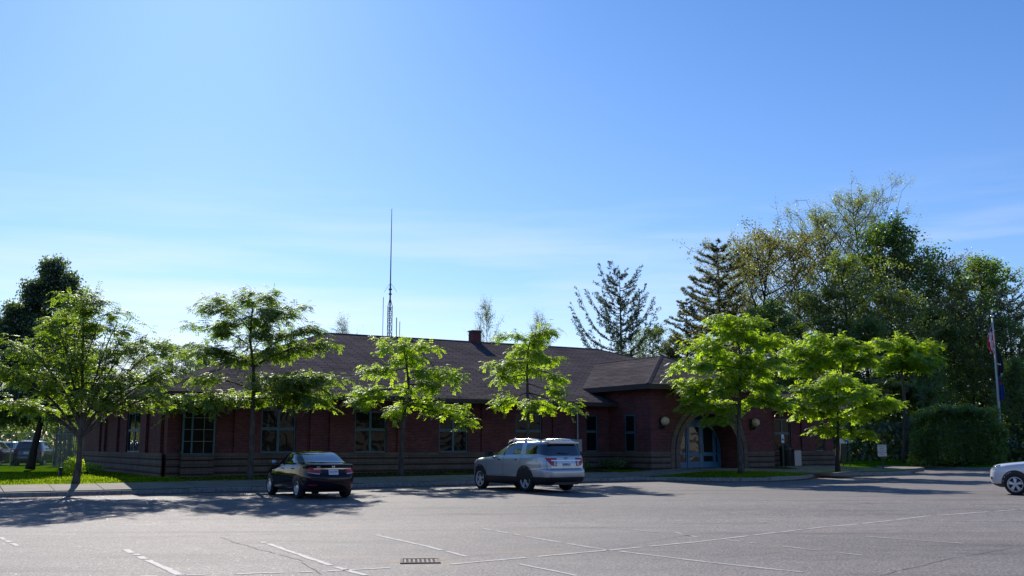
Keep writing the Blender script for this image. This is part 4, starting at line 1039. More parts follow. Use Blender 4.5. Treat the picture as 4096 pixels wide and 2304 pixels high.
def pine(name, H, cw, cb, seed, mat, whorls=15, tuft=12, nl=.3, up=.35):
    rnd = random.Random(seed); root = empty(name); tk = MB(); lv = Leaves()
    tk.tube([(0, 0, 0), (.05, 0, H * .5), (0, .03, H)], [.22, .13, .02], 7)
    for w in range(whorls):
        f = cb + (1 - cb) * (w + rnd.uniform(-.2, .2)) / whorls; z = f * H; g = (f - cb) / (1 - cb)
        ln = cw * .5 * (1 - g) ** .7 * (1 if g > .12 else .85) + .3
        for b_ in range(5 if g < .8 else 4):
            az = w * 1.1 + b_ * 2 * PI / 5 + rnd.uniform(-.5, .5); L = ln * rnd.uniform(.45, 1.15); z = f * H + rnd.uniform(-.25, .25); o = Vector((math.cos(az), math.sin(az), 0))
            a = Vector((0, 0, z)); e = a + o * L + Vector((0, 0, L * up * rnd.uniform(.5, 1.4)))
            br = bez(a, a + o * L * .6 + Vector((0, 0, -L * .08)), e, 7); tk.tube(br, [max(.008, .045 * (1 - .85 * k / 7)) for k in range(8)], 4, False)
            nk = max(4, int(L * 6.5))
            for k in range(nk):
                s = .22 + .78 * (k + rnd.random()) / nk; idx = min(6, int(s * 7)); p = br[idx].lerp(br[idx + 1], s * 7 - idx)
                sd2 = Vector((-o.y, o.x, 0)) * rnd.choice((-1, 1)); tw = (o * .7 + sd2 * rnd.uniform(.1, 1) + Vector((0, 0, .35))).normalized(); tl = rnd.uniform(.3, .75) * min(1, L * .6)
                e2 = p + tw * tl; tk.tube([p, e2], [.012, .006], 3, False)
                for q in range(3):
                    c = p.lerp(e2, .4 + .3 * q)
                    for n_ in range(tuft // 3 + 1):
                        lv.add(c, tw * .6 + rv(rnd, 1.0) + Vector((0, 0, .25)), nl * rnd.uniform(.7, 1.2), .055, rv(rnd))
    tk.build('trunk', M['barkdark'], root, True); lv.build('crown', mat, root)
    return root

def copy_tree(o):
    r = o.copy(); COL.objects.link(r)
    for ch in list(o.children):
        c = ch.copy(); COL.objects.link(c); c.parent = r
    return r
used = set()
def put(proto, px, Yd, label, group, s=1.0, rz=0.0, cat='tree', toppx=None, protoH=None, wide=1.0):
    r = proto if proto.name not in used else copy_tree(proto)
    used.add(r.name); used.add(proto.name)
    p = at_depth(px, 1785, Yd); z0 = .45
    if toppx is not None: s = (at_depth(px, toppx, Yd).z - z0) / protoH
    r.location = (p.x, Yd, z0); r.scale = (s * wide, s * wide, s); r.rotation_euler = (0, 0, rz)
    tag(r, label, cat, group); return r
GP = 'woodland trees behind the building'
pA = broadleaf('woodland_tree', 16, 7.5, .28, 21, M['leaf_wood'], M['barkdark'], 1.25, .19, .7)
pB = broadleaf('woodland_tree', 16, 8.5, .3, 22, M['leaf_olive'], M['barkdark'], 1.2, .17, .9, .9)
pC = broadleaf('bare_tree', 20, 9.5, .35, 23, M['leaf_dull'], M['bark'], 1.5, .14, 1.4, .85, .17)
pD = broadleaf('maple_tree', 14, 6.0, .25, 24, M['leaf_hedge'], M['barkdark'], 1.3, .21, .5, 1.2)
pE = pine('pine_tree', 16, 12.0, .22, 29, M['needle'], 16, 20, .24, .85)
pF = pine('pine_tree', 18, 9.0, .2, 26, M['needle_olive'], 26, 22, .28, .32)
pG = broadleaf('thin_tree', 10, 2.8, .4, 27, M['leaf_dull'], M['bark'], .7, .10, 1.3, .5, .06)
H_ = {pA.name: 16, pB.name: 16, pC.name: 20.5, pD.name: 14, pE.name: 16, pF.name: 18, pG.name: 10}
protoH = {'A': 16, 'B': 16, 'C': 20.5, 'D': 14, 'E': 16, 'F': 18, 'G': 10}
PR = dict(A=pA, B=pB, C=pC, D=pD, E=pE, F=pF, G=pG)
SPOTS = [
 ('E', 2490, 84, 1078, 0.3, 'lone dark pine with upswept branches against the sky behind the entrance roof'),
 ('F', 2895, 88, 960, 1.0, 'tall pine with dark pointed top, first of the wood from the left'),
 ('B', 3060, 92, 985, 0.4, 'brownish olive tree right of the tall pointed pine'),
 ('B', 3215, 96, 990, 2.2, 'olive tree of open crown under the sky left of the tallest tree'),
 ('C', 3480, 98, 790, 0.7, 'tallest tree of the wood with thin almost bare upright branches'),
 ('C', 3370, 100, 880, 2.9, 'slightly lower nearly bare tree touching the tallest tree on its left'),
 ('D', 3640, 94, 925, 2.5, 'dark green leafy tree whose top stands just right of the tallest bare tree'),
 ('A', 3420, 84, 1060, 1.4, 'yellow green tree standing in front of the tallest bare tree'),
 ('B', 3730, 92, 1090, 4.0, 'rusty olive tree below the dip in the tree line'),
 ('C', 3830, 96, 1060, 1.9, 'pale thin leaved tree left of the flagpole top'),
 ('D', 3945, 95, 1065, 5.0, 'fresh green leafy tree top directly behind the flagpole'),
 ('E', 4075, 88, 1150, 2.0, 'dark pine at the right edge of the wood'),
 ('A', 3290, 84, 1180, 3.0, 'green tree in the middle rows above the bright island trees'),
 ('A', 3600, 82, 1190, 5.2, 'mid green tree in front of the tall dark green leafy tree'),
 ('D', 3780, 84, 1260, .6, 'dense dark green tree left of the hanging flags'),
 ('B', 3900, 86, 1230, 2.6, 'olive tree immediately left of the striped flag'),
 ('A', 4060, 82, 1290, .9, 'green tree between the flagpole and the right edge of the picture'),
 ('D', 3130, 82, 1230, 1.6, 'dark green tree rising behind the full bright island tree'),
 ('F', 2760, 92, 1190, 3.6, 'lower shaggy pine at the left edge of the wood'),
 ('A', 2620, 92, 1330, 2.0, 'small green tree between the lone pine and the wood'),
 ('C', 2960, 99, 1020, 5.2, 'thin leaved tree between the pointed pine and the brownish tree'),
 ('D', 3480, 80, 1300, 3.9, 'dark leafy tree behind the spreading trees at the back of the lot'),
 ('D', 3690, 78, 1390, 5.5, 'dark leafy tree rising over the clipped hedge'),
 ('D', 4100, 76, 1450, 2.2, 'dark leafy tree above the white vehicle at the right edge'),
 ('G', 1940, 90, 1235, 0.4, 'thin nearly bare tree beside the chimney'),
 ('G', 2165, 92, 1285, 1.4, 'wispy tree top peeping over the roof, left of the lone pine'),
 ('G', 1353, 95, 1300, 0.2, 'green tree tip barely showing over the left end of the roof ridge'),
 ('A', 700, 90, 1400, 1.2, 'green tree behind the roof slope between the two left street trees'),
 ('A', 560, 84, 1440, 4.2, 'green tree behind the left end of the building roof'),
 ('D', 820, 96, 1440, 2.0, 'dark tree behind the roof left of the layered street tree'),
 ('A', 380, 80, 1480, 3.1, 'green tree beyond the fence seen through the broad street tree'),
 ('D', 240, 84, 1560, .9, 'dark tree beyond the fence above the parked police vehicle'),
 ('D', 60, 86, 1540, 2.9, 'dark tree beyond the fence at the left edge of the picture'),
]
for k, px, Yd, ty, rz, lab in SPOTS:
    put(PR[k], px, Yd, lab, GP, rz=rz, toppx=ty, protoH=protoH[k], wide={'G': .6, 'C': .82, 'E': .85, 'F': 1.0}.get(k, 1.1))

# far-off mass of wood filling the gaps low behind the trees
def mass(name, x0, x1, y0, y1, h, n, mat, seed, ll=.5):
    rnd = random.Random(seed); lv = Leaves()
    for i in range(n):
        x = rnd.uniform(x0, x1); y = rnd.uniform(y0, y1)
        hh = h * (.75 + .5 * noise.noise(Vector((x * .12, seed, 0)))); z = .3 + hh * (1 - rnd.random() ** 1.5)
        lv.add((x, y, z), rv(rnd), ll * rnd.uniform(.6, 1.3), ll * .7, rv(rnd))
    o = lv.build(name, mat, None); tag(o, kind='stuff'); return o
mass('far_wood', 12, 75, 100, 108, 12, 26000, M['leaf_dark'], 4, .7)
mass('far_wood', -75, -14, 96, 104, 7, 12000, M['leaf_dark'], 5, .6)
mass('far_wood', -110, 110, -75, -60, 16, 16000, M['leaf_dark'], 8, 2.2)  # unseen wood behind the camera, added for dark reflections and a darker facade
mass('undergrowth', 21, 62, 74, 86, 4.2, 26000, M['leaf_dark'], 6, .35)
mass('undergrowth', -60, -24, 78, 84, 2.6, 9000, M['leaf_wood'], 7, .3)

# clipped hedge in front of the wood
def hedge():
    x0 = at_depth(3680, 1785, 66).x; x1 = at_depth(4035, 1785, 66).x; rnd = random.Random(12)
    cz = (at_depth(3800, 1640, 66).z); root = empty('hedge', ((x0 + x1) / 2, 67, .4), 0, 'big rounded dark green hedge left of the flagpole', 'hedge'); lv = Leaves(); w = (x1 - x0) / 2
    for i in range(34000):
        a = rnd.uniform(0, 2 * PI); u = rnd.uniform(0, 1); z = (cz - .4) * u ** .8
        k = (1 - max(0, u - .45) ** 2 * 1.9) * (1 + .22 * noise.noise(Vector((a * 2, z, 1)))) * (1 - .35 * rnd.random() ** 3)
        c = abs(math.cos(a)) ** .8 * math.copysign(1, math.cos(a)); s = abs(math.sin(a)) ** .8 * math.copysign(1, math.sin(a))
        zz = z * (1 + .16 * noise.noise(Vector((c * 3, s * 2, 5))) + .05 * noise.noise(Vector((c * 9, s * 7, 3))) - .12 * abs(c) ** 3)
        if rnd.random() < .3: k *= rnd.random() ** .5; zz = (cz - .4) * (1.04 + .16 * noise.noise(Vector((c * k * 3, s * k * 2, 5))) - rnd.random() * .1 - .14 * (c * k) ** 2)
        p = Vector((c * w * k, s * 1.7 * k, zz)); lv.add(p + rv(rnd, .16), Vector((c, s, .2)) + rv(rnd, 1.2), .17 * rnd.uniform(.6, 1.2), .09, Vector((c, s, 1)) + rv(rnd, .8))
    lv.build('foliage', M['leaf_hedge'], root)
    mb = MB()
    for k in range(7): mb.tube([(-w * .7 + k * w * .23, rnd.uniform(-.4, .4), 0), (-w * .7 + k * w * .23 + rnd.uniform(-.3, .3), 0, 2.2)], [.05, .02], 5)
    mb.build('stem', M['barkdark'], root)
hedge()

# short plants at the wall
def bush(px, m, h, w, n, mat, label, seed, cat='plant', ll=.08):
    t = t_at(px, m); p = TM(t, m); rnd = random.Random(seed); root = empty('shrub', (p.x, p.y, high_z(p.x, p.y)), 0, label, cat); lv = Leaves(); mb = MB()
    for k in range(8):
        a = rnd.uniform(0, 2 * PI); e = Vector((math.cos(a) * w * .5, math.sin(a) * w * .5, h * rnd.uniform(.6, 1))); mb.tube([(0, 0, 0), e * .5 + Vector((0, 0, .05)), e], [.012, .008, .004], 4, False)
    for i in range(n):
        v = rv(rnd); lv.add((v.x * w * .5, v.y * w * .5, h * .55 + v.z * h * .45), rv(rnd), ll * rnd.uniform(.6, 1.2), ll * .6, rv(rnd) + Vector((0, 0, .5)))
    mb.build('stem', M['barkdark'], root); lv.build('foliage', mat, root)
bush(2455, -1.4, .55, 1.6, 1500, M['leaf_hedge'], 'low dark shrub at the wall left of the entrance block', 31)
bush(2300, -1.3, .4, 1.8, 1300, M['leaf_hedge'], 'low shrub under the wall hung air conditioner', 32)
bush(300, 4.5, .75, .9, 700, M['leaf_bright'], 'small leafy plant behind the trunk of the broad street tree', 33, ll=.12)
bush(352, 7.5, .45, 1.6, 700, M['leaf_bright'], 'low leafy plant at the far left corner of the building', 34, ll=.1)

# mown grass blades
def grass():
    rnd = random.Random(77); lv = Leaves()
    def scatter(n, f, h):
        k = 0
        while k < n:
            x, y = f(); 
            if not in_poly(x, y, poly): continue
            k += 1
            a = rnd.uniform(0, 2 * PI); d = Vector((math.cos(a) * .5, math.sin(a) * .5, 1)); lv.add((x, y, high_z(x, y) - .004), d, h * rnd.uniform(.5, 1.3), .012, Vector((-math.sin(a), math.cos(a), 0)).cross(d))
    def left():
        t = rnd.uniform(-14, 3); m = -3.1 + 14 * rnd.random() ** 1.8; p = TM(t, m); return p.x, p.y
    def isl(): t = rnd.uniform(20, 29.5); m = rnd.uniform(-7.9, -5.15); p = TM(t, m); return p.x, p.y
    def isl2(): t = rnd.uniform(31.6, 39.4); m = rnd.uniform(-5.2, -3.3); p = TM(t, m); return p.x, p.y
    def wallside(): t = rnd.uniform(2, 20.5); m = rnd.uniform(-3.1, -.3); p = TM(t, m); return p.x, p.y
    scatter(22000, left, .07); scatter(7000, isl, .06); scatter(5000, isl2, .07); scatter(1200, wallside, .07)
    o = lv.build('grass', M['grass'], None); tag(o, kind='stuff')
grass()

# ------------------------------------------------------------------ cars
def interp(tab, z, k):
    for a, b in zip(tab, tab[1:]):
        if a[0] <= z <= b[0]:
            f = (z - a[0]) / (b[0] - a[0] + 1e-9); return a[k] + (b[k] - a[k]) * f
    return tab[-1][k] if z > tab[-1][0] else tab[0][k]
def loft(tab, pf, pr, n=160, ztrim=None):
    """stack of rounded plan outlines: rows (z, x_front, x_rear, half_width)"""
    tab = [list(r) for r in tab]
    # Catmull-Rom through the table rows
    rows = []
    K = len(tab)
    for i in range(K - 1):
        p0, p1, p2, p3 = (np.array(tab[max(0, i - 1)]), np.array(tab[i]), np.array(tab[i + 1]), np.array(tab[min(K - 1, i + 2)]))
        for s in range(3):
            t = s / 3
            v = .5 * ((2 * p1) + (-p0 + p2) * t + (2 * p0 - 5 * p1 + 4 * p2 - p3) * t * t + (-p0 + 3 * p1 - 3 * p2 + p3) * t ** 3)
            lin = p1 + (p2 - p1) * t; v = .5 * v + .5 * lin
            rows.append(v)
    rows.append(np.array(tab[-1]))
    vs = []; fs = []
    zt = tab[-1][0]
    for r in rows:
        z, xf, xr, w = r; xc = (xf + xr) / 2; a = (xf - xr) / 2
        th = np.linspace(0, PI / 2, 400)
        def quarter(p): return np.stack([a * np.abs(np.cos(th)) ** (2 / p), w * np.abs(np.sin(th)) ** (2 / p)], 1)
        def even(q, m):      # evenly spaced by length, so that points match from row to row
            d = np.r_[0, np.cumsum(np.hypot(*np.diff(q, axis=0).T))]; t = np.linspace(0, d[-1], m + 1)
            return np.stack([np.interp(t, d, q[:, 0]), np.interp(t, d, q[:, 1])], 1)
        qf = even(quarter(pf), n // 4); qr = even(quarter(pr), n // 4)
        ring = [(x, y) for x, y in qf[:-1]] + [(-x, y) for x, y in qr[::-1][:-1]] + [(-x, -y) for x, y in qr[:-1]] + [(x, -y) for x, y in qf[::-1][:-1]]
        for x, y in ring: vs.append((xc + x, y, z))
    for i in range(len(rows) - 1):
        for k in range(n):
            k2 = (k + 1) % n; fs.append((i * n + k, i * n + k2, (i + 1) * n + k2, (i + 1) * n + k))
    top = len(vs); z, xf, xr, w = rows[-1]; vs.append(((xf + xr) / 2, 0, z + .003)); b = (len(rows) - 1) * n
    for k in range(n): fs.append((b + k, b + (k + 1) % n, top))
    fs.append(tuple(range(n - 1, -1, -1)))
    return vs, fs

class Car:
    def __init__(s, name, loc, heading, label, cat, tab, pf, pr, wheels, paint, cladz=None, scale=1.0):
        s.root = empty(name, loc, heading, label, cat)
        vs, fs = loft(tab, pf, pr)
        body = mesh_obj('body', vs, fs, None, s.root, True)
        for m in (paint, M['carblack']): body.data.materials.append(m)
        s.wheels = wheels; axles, r, track, ar = wheels
        cuts = MB()
        for ax in axles:
            for sg in (-1, 1):
                y0, y1 = (track - .26, track + .6); y0, y1 = (y0, y1) if sg > 0 else (-y1, -y0)
                n = 32; P = []
                for yy in (y0, y1):
                    for k in range(n): a = 2 * PI * k / n; P.append((ax + ar * math.cos(a), yy, r + .015 + ar * math.sin(a)))
                cuts.add(P, [tuple(range(n))[::-1], tuple(range(n, 2 * n))] + [(k, (k + 1) % n, n + (k + 1) % n, n + k) for k in range(n)])
        co = cuts.build('cutter', M['carblack']); fix_normals(co); fix_normals(body)
        md = body.modifiers.new('arch', 'BOOLEAN'); md.object = co; md.operation = 'DIFFERENCE'; md.solver = 'EXACT'
        dg = bpy.context.evaluated_depsgraph_get(); dg.update()
        me = bpy.data.meshes.new_from_object(body.evaluated_get(dg)); body.modifiers.clear(); body.data = me
        bpy.data.objects.remove(co)
        mi = []; 
        for p in me.polygons:
            c = p.center; dark = 0
            if cladz and c.z < cladz: dark = 1
            if p.normal.z < -.8 and c.z < .4: dark = 1
            for ax in axles:
                if math.hypot(c.x - ax, c.z - r - .015) < ar * 1.02: dark = 1
            mi.append(dark)
        me.materials.clear()
        for m in (paint, M['carblack']): me.materials.append(m)
        me.polygons.foreach_set('material_index', mi); me.polygons.foreach_set('use_smooth', [True] * len(me.polygons))
        try: me.set_sharp_from_angle(angle=R(42))
        except Exception: pass
        me.update()
        s.body = body
        s.bvh = BVHTree.FromPolygons([v.co[:] for v in me.vertices], [p.vertices[:] for p in me.polygons])
    def hit(s, o, d):
        h = s.bvh.ray_cast(Vector(o), Vector(d).normalized()); return h[0], h[1]
    def patch(s, name, rows, how, mat, off=.006, parent=None, nu=10, nv=4, thick=True):
        """rows: two polylines (bottom, top) of 2-D points laid on the body; how: L R side, B back, F front, T top"""
        def samp(pl, u):
            ls = [math.dist(a, b) for a, b in zip(pl, pl[1:])]; T = sum(ls) * u
            for (a, b), l in zip(zip(pl, pl[1:]), ls):
                if T <= l + 1e-9: f = T / max(l, 1e-9); return (a[0] + (b[0] - a[0]) * f, a[1] + (b[1] - a[1]) * f)
                T -= l
            return pl[-1]
        V_ = []; ok = True
        for j in range(nv + 1):
            for i in range(nu + 1):
                a = samp(rows[0], i / nu); b = samp(rows[1], i / nu); f = j / nv; p = (a[0] + (b[0] - a[0]) * f, a[1] + (b[1] - a[1]) * f)
                if how == 'L': o, d = (p[0], 3, p[1]), (0, -1, 0)
                elif how == 'R': o, d = (p[0], -3, p[1]), (0, 1, 0)
                elif how == 'B': o, d = (-5, p[0], p[1]), (1, 0, 0)
                elif how == 'F': o, d = (5, p[0], p[1]), (-1, 0, 0)
                elif how == 'T': o, d = (p[0], p[1], 4), (0, 0, -1)
                elif how[0] == 'W':   # wrap: p = (plan angle from the car's axis at x = how[1], z)
                    xc = how[1]; dd = Vector((math.cos(p[0]), math.sin(p[0]), 0)); o = Vector((xc, 0, p[1])) + dd * 5; d = -dd
                h, nn = s.hit(o, d)
                if h is None: h = Vector(V_[-1]) if V_ else Vector((0, 0, 1)); d = (0, 0, 0)
                V_.append(tuple(Vector(h) - Vector(d) * off))
        fs = []
        for j in range(nv):
            for i in range(nu):
                q = (j * (nu + 1) + i, j * (nu + 1) + i + 1, (j + 1) * (nu + 1) + i + 1, (j + 1) * (nu + 1) + i); fs.append(q)
        o = mesh_obj(name, V_, fs, mat, parent or s.root, True)
        # orient outward
        me = o.data; me.update()
        c = Vector((0, 0, .8)); sm_ = sum((p.normal.dot(p.center - c)) for p in me.polygons)
        if sm_ < 0: me.flip_normals()
        return o
    def arch_trim(s, mat, w=.05):
        axles, r, track, ar = s.wheels
        for ax in axles:
            for how in 'LR':
                A = [PI * (1.12 - 1.24 * k / 20) for k in range(21)]
                lo = [(ax + (ar + .004) * math.cos(a), max(.25, r + .015 + (ar + .004) * math.sin(a))) for a in A]
                hi = [(ax + (ar + w) * math.cos(a), max(.25, r + .015 + (ar + w) * math.sin(a))) for a in A]
                s.patch('arch_trim', (lo, hi), how, mat, off=.006, nu=24, nv=1)
    def both(s, name, rows, mat, **k):
        return s.patch(name, rows, 'L', mat, **k), s.patch(name, rows, 'R', mat, **k)
    def line(s, name, pts, how, mat, w=.012, off=.004, parent=None):
        lo = [(a, b - w / 2) for a, b in pts]; hi = [(a, b + w / 2) for a, b in pts]
        return s.patch(name, (lo, hi), how, mat, off=off, nu=14, nv=1, parent=parent)
    def vline(s, name, pts, how, mat, w=.012, off=.004, parent=None):
        lo = [(a - w / 2, b) for a, b in pts]; hi = [(a + w / 2, b) for a, b in pts]
        return s.patch(name, (lo, hi), how, mat, off=off, nu=14, nv=1, parent=parent)
    def add_wheels(s, spokes=5, rimr=.68, twin=False, mat=None):
        axles, r, track, ar = s.wheels
        for ax in axles:
            for sg in (-1, 1):
                wh = MB(); tw = .115; rr = r * rimr
                wh.lathe([(rr - .01, -tw * .8), (rr + .02, -tw), (r - .04, -tw), (r - .008, -tw * .75), (r, -tw * .3), (r, tw * .3), (r - .008, tw * .75), (r - .04, tw), (rr + .02, tw), (rr - .01, tw * .8)], 40, 'y', (0, 0, 0))
                w = wh.build('wheel', M['rubber'], s.root, True); w.location = (ax, sg * (track - .115), r)
                rm = MB(); o = sg
                prof = [(rr + .012, .10 * o), (rr - .015, .105 * o), (rr - .03, .085 * o), (rr - .04, .02 * o)]
                rm.lathe(prof, 40, 'y')
                for k in range(spokes):
                    for dd in ((-.16, .16) if twin else (0,)):
                        a = 2 * PI * k / spokes + .3; a2 = a + dd
                        c0, s0 = math.cos(a), math.sin(a); c1, s1 = math.cos(a2), math.sin(a2)
                        w0, w1 = (.028, .022) if twin else (.05, .035)
                        p0 = Vector((c0, 0, s0)) * .05; p1 = Vector((c1, 0, s1)) * (rr - .02); n0 = Vector((-s0, 0, c0)); n1 = Vector((-s1, 0, c1))
                        y0, y1, y2 = .095 * o, .08 * o, .04 * o
                        vs = [p0 - n0 * w0 + Vector((0, y0, 0)), p0 + n0 * w0 + Vector((0, y0, 0)), p1 + n1 * w1 + Vector((0, y1, 0)), p1 - n1 * w1 + Vector((0, y1, 0))]
                        vs += [v - Vector((0, .05 * o, 0)) for v in vs]
                        rm.add(vs, [(0, 1, 2, 3), (0, 3, 7, 4), (1, 5, 6, 2), (3, 2, 6, 7)])
                rm.lathe([(.001, .105 * o), (.04, .105 * o), (.075, .09 * o), (.08, .05 * o)], 20, 'y')
                ro = rm.build('rim', mat or M['rim'], w)
                dk = MB(); dk.lathe([(.001, .02 * o), (rr - .035, .02 * o)], 30, 'y'); dk.build('wheel_shade_disc', M['rimdark'], w)  # dark disc colour stands for the shade behind the spokes

def text_on(txt, size, loc, rot, mat, parent, name='lettering', ext=.002, align='CENTER'):
    cu = bpy.data.curves.new(name, 'FONT'); cu.body = txt; cu.size = size; cu.align_x = align; cu.align_y = 'CENTER'; cu.extrude = ext
    o = bpy.data.objects.new(name, cu); COL.objects.link(o); o.location = loc; o.rotation_euler = rot; o.parent = parent
    dg = bpy.context.evaluated_depsgraph_get(); me = bpy.data.meshes.new_from_object(o.evaluated_get(dg)); me.materials.clear(); me.materials.append(mat)
    q = bpy.data.objects.new(name, me); COL.objects.link(q); q.location = loc; q.rotation_euler = rot; q.parent = parent
    bpy.data.objects.remove(o); bpy.data.curves.remove(cu)
    return q

def heading(dx, dy): return math.atan2(dy, dx)

# silver sport utility vehicle -------------------------------------------------
HD = heading(-math.sin(R(35)), math.cos(R(35)))
fw = Vector((math.cos(HD), math.sin(HD), 0)); lf = Vector((-fw.y, fw.x, 0))
def place_by_wheel(px, py, ax, track, fw, lf, z=0.0):
    """vehicle origin so that the left rear tyre's outer foot stands where column px meets the lot"""
    p = on_z(px, py, z); return p - fw * ax - lf * track
o_ = place_by_wheel(2098, 1972, -1.29, .97, fw, lf)
SUV = [(.24, 2.25, -2.22, .84), (.30, 2.38, -2.38, .91), (.42, 2.46, -2.48, .955), (.56, 2.49, -2.51, .975), (.70, 2.49, -2.515, .985), (.76, 2.48, -2.49, .99), (.79, 2.475, -2.43, .99), (.95, 2.44, -2.42, .995),
       (1.04, 2.37, -2.405, .99), (1.10, 2.20, -2.395, .98), (1.15, 1.85, -2.385, .968), (1.18, 1.45, -2.378, .955), (1.20, 1.22, -2.37, .945), (1.24, 1.08, -2.355, .925), (1.36, .82, -2.31, .885), (1.50, .52, -2.25, .84),
       (1.60, .26, -2.205, .80), (1.66, .06, -2.18, .77), (1.70, -.12, -2.20, .735), (1.73, -.36, -2.16, .68), (1.75, -.62, -1.95, .55), (1.762, -.9, -1.6, .3)]
c = Car('silver_suv', (o_.x, o_.y, lot_z(o_.x, o_.y)), HD, 'silver sport utility vehicle parked nose to the kerb in the middle', 'car', SUV, 4.2, 7.0, ((1.57, -1.29), .385, .965, .455), M['silver'], cladz=.50)
R0 = c.root
c.both('side_window', ([(.98, 1.245), (-.98, 1.285)], [(.30, 1.60), (-.1, 1.655), (-.94, 1.655)]), M['carglass'], nu=18, nv=6)
c.both('rear_quarter_window', ([(-1.28, 1.29), (-2.12, 1.30)], [(-1.22, 1.635), (-2.02, 1.63)]), M['carglass'], nu=14, nv=6)
c.both('pillar', ([(.07, 1.25), (.01, 1.25)], [(-.03, 1.63), (-.09, 1.63)]), M['carblack'], off=.010, nu=2, nv=4)
c.patch('rear_window', ([(.80, 1.235), (-.80, 1.235)], [(.68, 1.62), (-.68, 1.62)]), 'B', M['carglass'], nu=18, nv=8)
c.patch('windshield', ([(-.78, 1.24), (.78, 1.24)], [(-.62, 1.60), (.62, 1.60)]), 'F', M['carglass'], nu=18, nv=8)
sp = MB(); sp.box(-2.27, -2.0, -.66, .66, 1.665, 1.70); sp.box(-2.30, -2.26, -.64, .64, 1.655, 1.69); spo = sp.build('spoiler', M['silver'], R0)
for sg in (1, -1):
    a0, a1 = (R(124), R(143)) if sg > 0 else (R(-124), R(-143))
    c.patch('rear_quarter_window', ([(a0, 1.295), (a1, 1.24)], [(a0, 1.63), (a1, 1.62)]), ('W', -1.4), M['carglass'], off=.007, nu=8, nv=6)
bl = MB(); bl.box(-2.285, -2.255, -.62, .62, 1.632, 1.654); bl.build('brake_light', M['carblack'], R0)
for sg in (1, -1):
    rl = MB(); y = .70 * sg
    rl.tube([(.12, y * .99, 1.66), (0, y, 1.755), (-.35, y, 1.80), (-1.2, y, 1.81), (-1.75, y, 1.785), (-1.92, y * .98, 1.715)], .024, 6)
    for xx in (-.25, -1.0): rl.box(xx - .05, xx + .05, y - .015, y + .015, 1.70, 1.78)
    rl.build('roof_rail', M['chrome'], R0, True)
    W1 = ('W', -1.6); a0, a1 = (R(180 - 27), R(180 - 51)) if sg > 0 else (R(180 + 27), R(180 + 51))
    lamp = c.patch('taillight', ([(a0, .88), (a0 * .55 + a1 * .45, .90)], [(a0, 1.16), (a1, 1.16)]), W1, M['redlamp'], off=.012, nu=10, nv=6)
    am = a0 * .72 + a1 * .28
    c.patch('reversing_lamp', ([(a0 * .93 + a1 * .07, .91), (am, .92)], [(a0 * .93 + a1 * .07, 1.06), (am, 1.07)]), W1, M['clearlamp'], off=.018, nu=5, nv=4, parent=lamp)
    how = 'L' if sg > 0 else 'R'
    for xx, zb, zt_ in ((1.12, .52, 1.21), (.02, .52, 1.26)): c.vline('door_seam', [(xx, zb), (xx - .02, zt_)], how, M['carblack'], .010)
    c.vline('door_seam', [(-1.02, .92), (-1.08, 1.28)], how, M['carblack'], .010)
    for xx in (.22, -.82):
        hb = MB(); p, _ = c.hit((xx, 3 * sg, 1.09), (0, -sg, 0)); hb.box(xx - .10, xx + .10, p.y - .008, p.y + .03 * sg, 1.075, 1.105); hb.build('door_handle', M['chrome'], R0)
    mr = MB(); mr.box(.70, .86, .95 * sg, 1.16 * sg, 1.21, 1.37); mr.box(.74, .82, .88 * sg, .96 * sg, 1.20, 1.25); fix_normals(mr.build('mirror', M['carblack'], R0))
    c.line('sill_trim', [(1.0, .545), (-.75, .545)], how, M['chrome'], .016, off=.006)
    W2 = ('W', 1.2); h0, h1 = (R(30), R(48)) if sg > 0 else (R(-30), R(-48))
    c.patch('headlight', ([(h0, .86), (h1, .90)], [(h0, .99), (h1, 1.03)]), W2, M['clearlamp'], off=.008, nu=8, nv=3)
c.line('chrome_strip', [(.72, 1.075), (-.72, 1.075)], 'B', M['chrome'], .035, off=.012)
c.line('tailgate_seam', [(.78, .80), (-.78, .80)], 'B', M['carblack'], .014)
for s_ in (.79, -.79): c.vline('tailgate_seam', [(s_, .81), (s_ * .995, 1.2)], 'B', M['carblack'], .010)
pl_ = c.patch('licence_plate', ([(.155, .865), (-.155, .865)], [(.155, 1.02), (-.155, 1.02)]), 'B', M['signwhite'], off=.010, nu=2, nv=1)
h, _ = c.hit((-5, 0, .94), (1, 0, 0)); text_on('ABB51A', .10, (h.x - .012, 0, .935), (PI / 2, 0, -PI / 2), M['flag_black'], pl_)
h, _ = c.hit((-5, 0, 1.14), (1, 0, 0)); em = MB(); em.lathe([(.001, -.002), (1, -.002), (1, .004)], 28, 'x'); em.v = [(h.x - .012 + v[0], v[1] * .085, 1.145 + v[2] * .036) for v in em.v]; e1 = em.build('emblem', M['signblue'], R0); text_on('Ford', .055, (h.x - .016, 0, 1.145), (PI / 2, 0, -PI / 2), M['chrome'], e1)
vb = MB(); vb.tube([(-2.415, -.12, 1.30), (-2.345, .35, 1.33)], .012, 4); vb.build('rear_wiper', M['carblack'], R0)
vb = MB(); vb.add([(-1.5, .03, 1.755), (-1.5, -.03, 1.755), (-1.68, 0, 1.755), (-1.66, 0, 1.82)], [(0, 1, 3), (1, 2, 3), (2, 0, 3)]); vb.build('roof_antenna', M['carblack'], R0)
vb = MB(); vb.box(-2.44, -2.1, -.5, .5, .25, .34); vb.tube([(-2.3, .55, .30), (-2.48, .55, .30)], .035, 8); vb.build('exhaust_pipe', M['carblack'], R0)
c.arch_trim(M['carblack'])
c.add_wheels(5, .70, twin=True)

